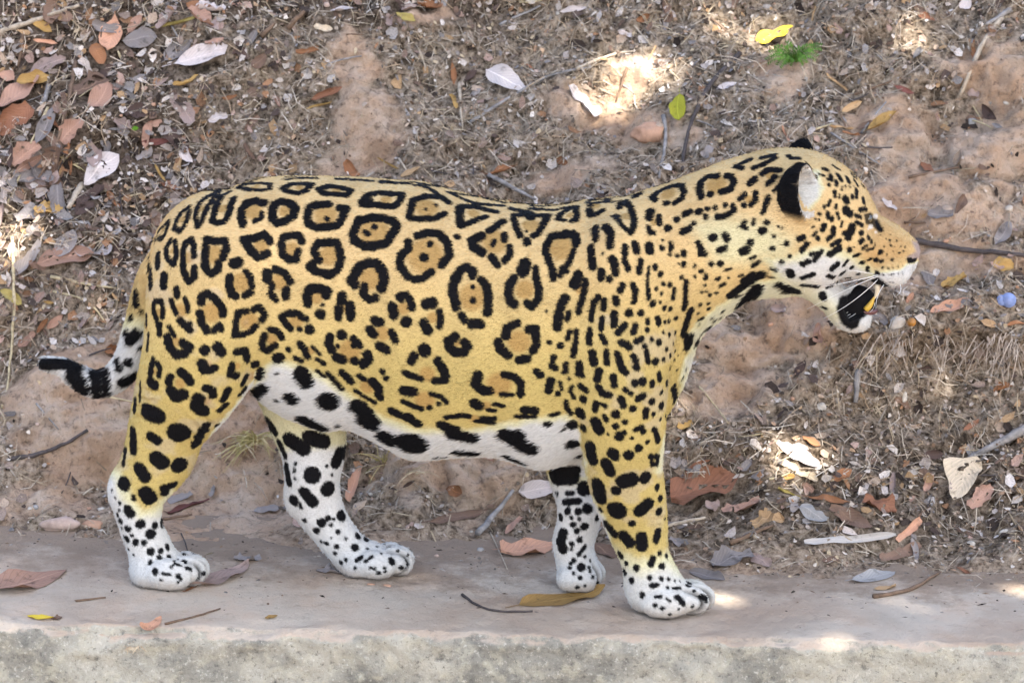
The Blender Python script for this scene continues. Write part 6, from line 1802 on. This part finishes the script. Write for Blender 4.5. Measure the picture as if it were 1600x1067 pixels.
# ------------------------------------------------------------------ unseen shade tree, its crown shaped to shade and fleck the bank
TREE = Vector((3.3, -3.3, -.57))
tree = bpy.data.objects.new('shade_tree', None); COL.objects.link(tree); tree.location = TREE
tag(tree, 'unseen shade tree with a wide leafy crown shaped to shade the ledge and bank', 'tree')
BARK = wood('bark', (.16, .125, .10), 14)
CANL = grass_mat('canopy_leaf', ((.035, .085, .015), (.07, .13, .025)))
def limb(name, pts, r0, r1, parent):
    P = np.array(pts, float); t = np.linspace(0, 1, len(P)); tt = np.linspace(0, 1, len(P) * 5)
    Q = np.stack([np.interp(tt, t, P[:, i]) for i in range(3)], 1)
    for it in range(4): Q[1:-1] = .25 * Q[:-2] + .5 * Q[1:-1] + .25 * Q[2:]
    return tube_obj(name, Q, np.linspace(r0, r1, len(Q)), BARK, parent, 10)
trunk = limb('trunk', [(0, 0, -.1), (.05, .05, 1.4), (-.1, .1, 2.8), (-.3, .2, 4.2), (-.7, .3, 5.6)], .20, .10, tree)
for k, pts in enumerate([[(-.15, .1, 3.2), (-1.2, .4, 4.2), (-2.6, .9, 4.7), (-4.2, 1.3, 5.0)], [(-.3, .2, 4.2), (-1.2, -.5, 5.0), (-2.5, -1.0, 5.5)],
                         [(-.2, .15, 3.6), (-.8, 1.4, 4.4), (-1.8, 2.4, 4.8)], [(-.3, .2, 4.3), (.8, .6, 5.2), (1.6, .3, 5.6)], [(-.6, .3, 5.3), (-1.8, 1.0, 6.0), (-3.2, 1.6, 6.2)]]):
    limb('branch', pts, .085, .02, trunk)
# gaps in the crown: where sun flecks fall
FLECK = [(20, 365, 26, 40), (995, 118, 44, 46), (930, 160, 26, 34), (1208, 58, 34, 22), (1245, 722, 42, 34), (1430, 932, 44, 20), (1500, 930, 56, 24), (1575, 934, 56, 24), (1585, 985, 44, 20), (1140, 935, 26, 12), (1120, 40, 24, 16), (1430, 60, 30, 24)]
S = np.array(SUN)
su = np.cross(S, [0, 0, 1.0]); su /= np.linalg.norm(su); sv = np.cross(S, su)
fl = []
for fx, fy, frx, fry in FLECK:
    p, n = hit(fx, fy)
    if p is not None: fl.append((p @ su, p @ sv, (frx + fry) * .6 * K))
cv, cf = [], []
NL = 42000
rng = np.random.default_rng(3)
cen = np.array([0.0, .35, .35])
for i in range(NL):
    # point of the shaded region, pushed up along the sun direction into the crown
    a, b = rng.uniform(-2.6, 2.6), rng.uniform(-2.1, 2.1)
    if (a / 2.6) ** 2 + (b / 2.1) ** 2 > 1: continue
    h = 5.6 + rng.uniform(-.55, .75) + .35 * math.sin(a * 2.1) * math.cos(b * 2.3)
    p = cen + su * a + sv * b + S * h
    q = (p @ su, p @ sv)
    skip = False
    for fu, fv, fr in fl:
        if math.hypot(q[0] - fu, q[1] - fv) < fr + .028: skip = True; break
    if skip: continue
    n = S * .55 + rng.normal(0, .42, 3) + np.array([0, 0, .3]); n /= np.linalg.norm(n)
    t = np.cross(n, rng.normal(0, 1, 3)); t /= np.linalg.norm(t); s = np.cross(n, t)
    L, W = rng.uniform(.045, .085), rng.uniform(.022, .04)
    b0 = len(cv)
    cv += [p - t * L, p - s * W, p + t * L, p + s * W]
    cf.append((b0, b0 + 1, b0 + 2, b0 + 3))
V = np.array(cv) - np.array(TREE)
me = mesh_np('crown', V, np.array(cf), False)
crown = link('crown', me, CANL, tree); crown['kind'] = 'stuff'
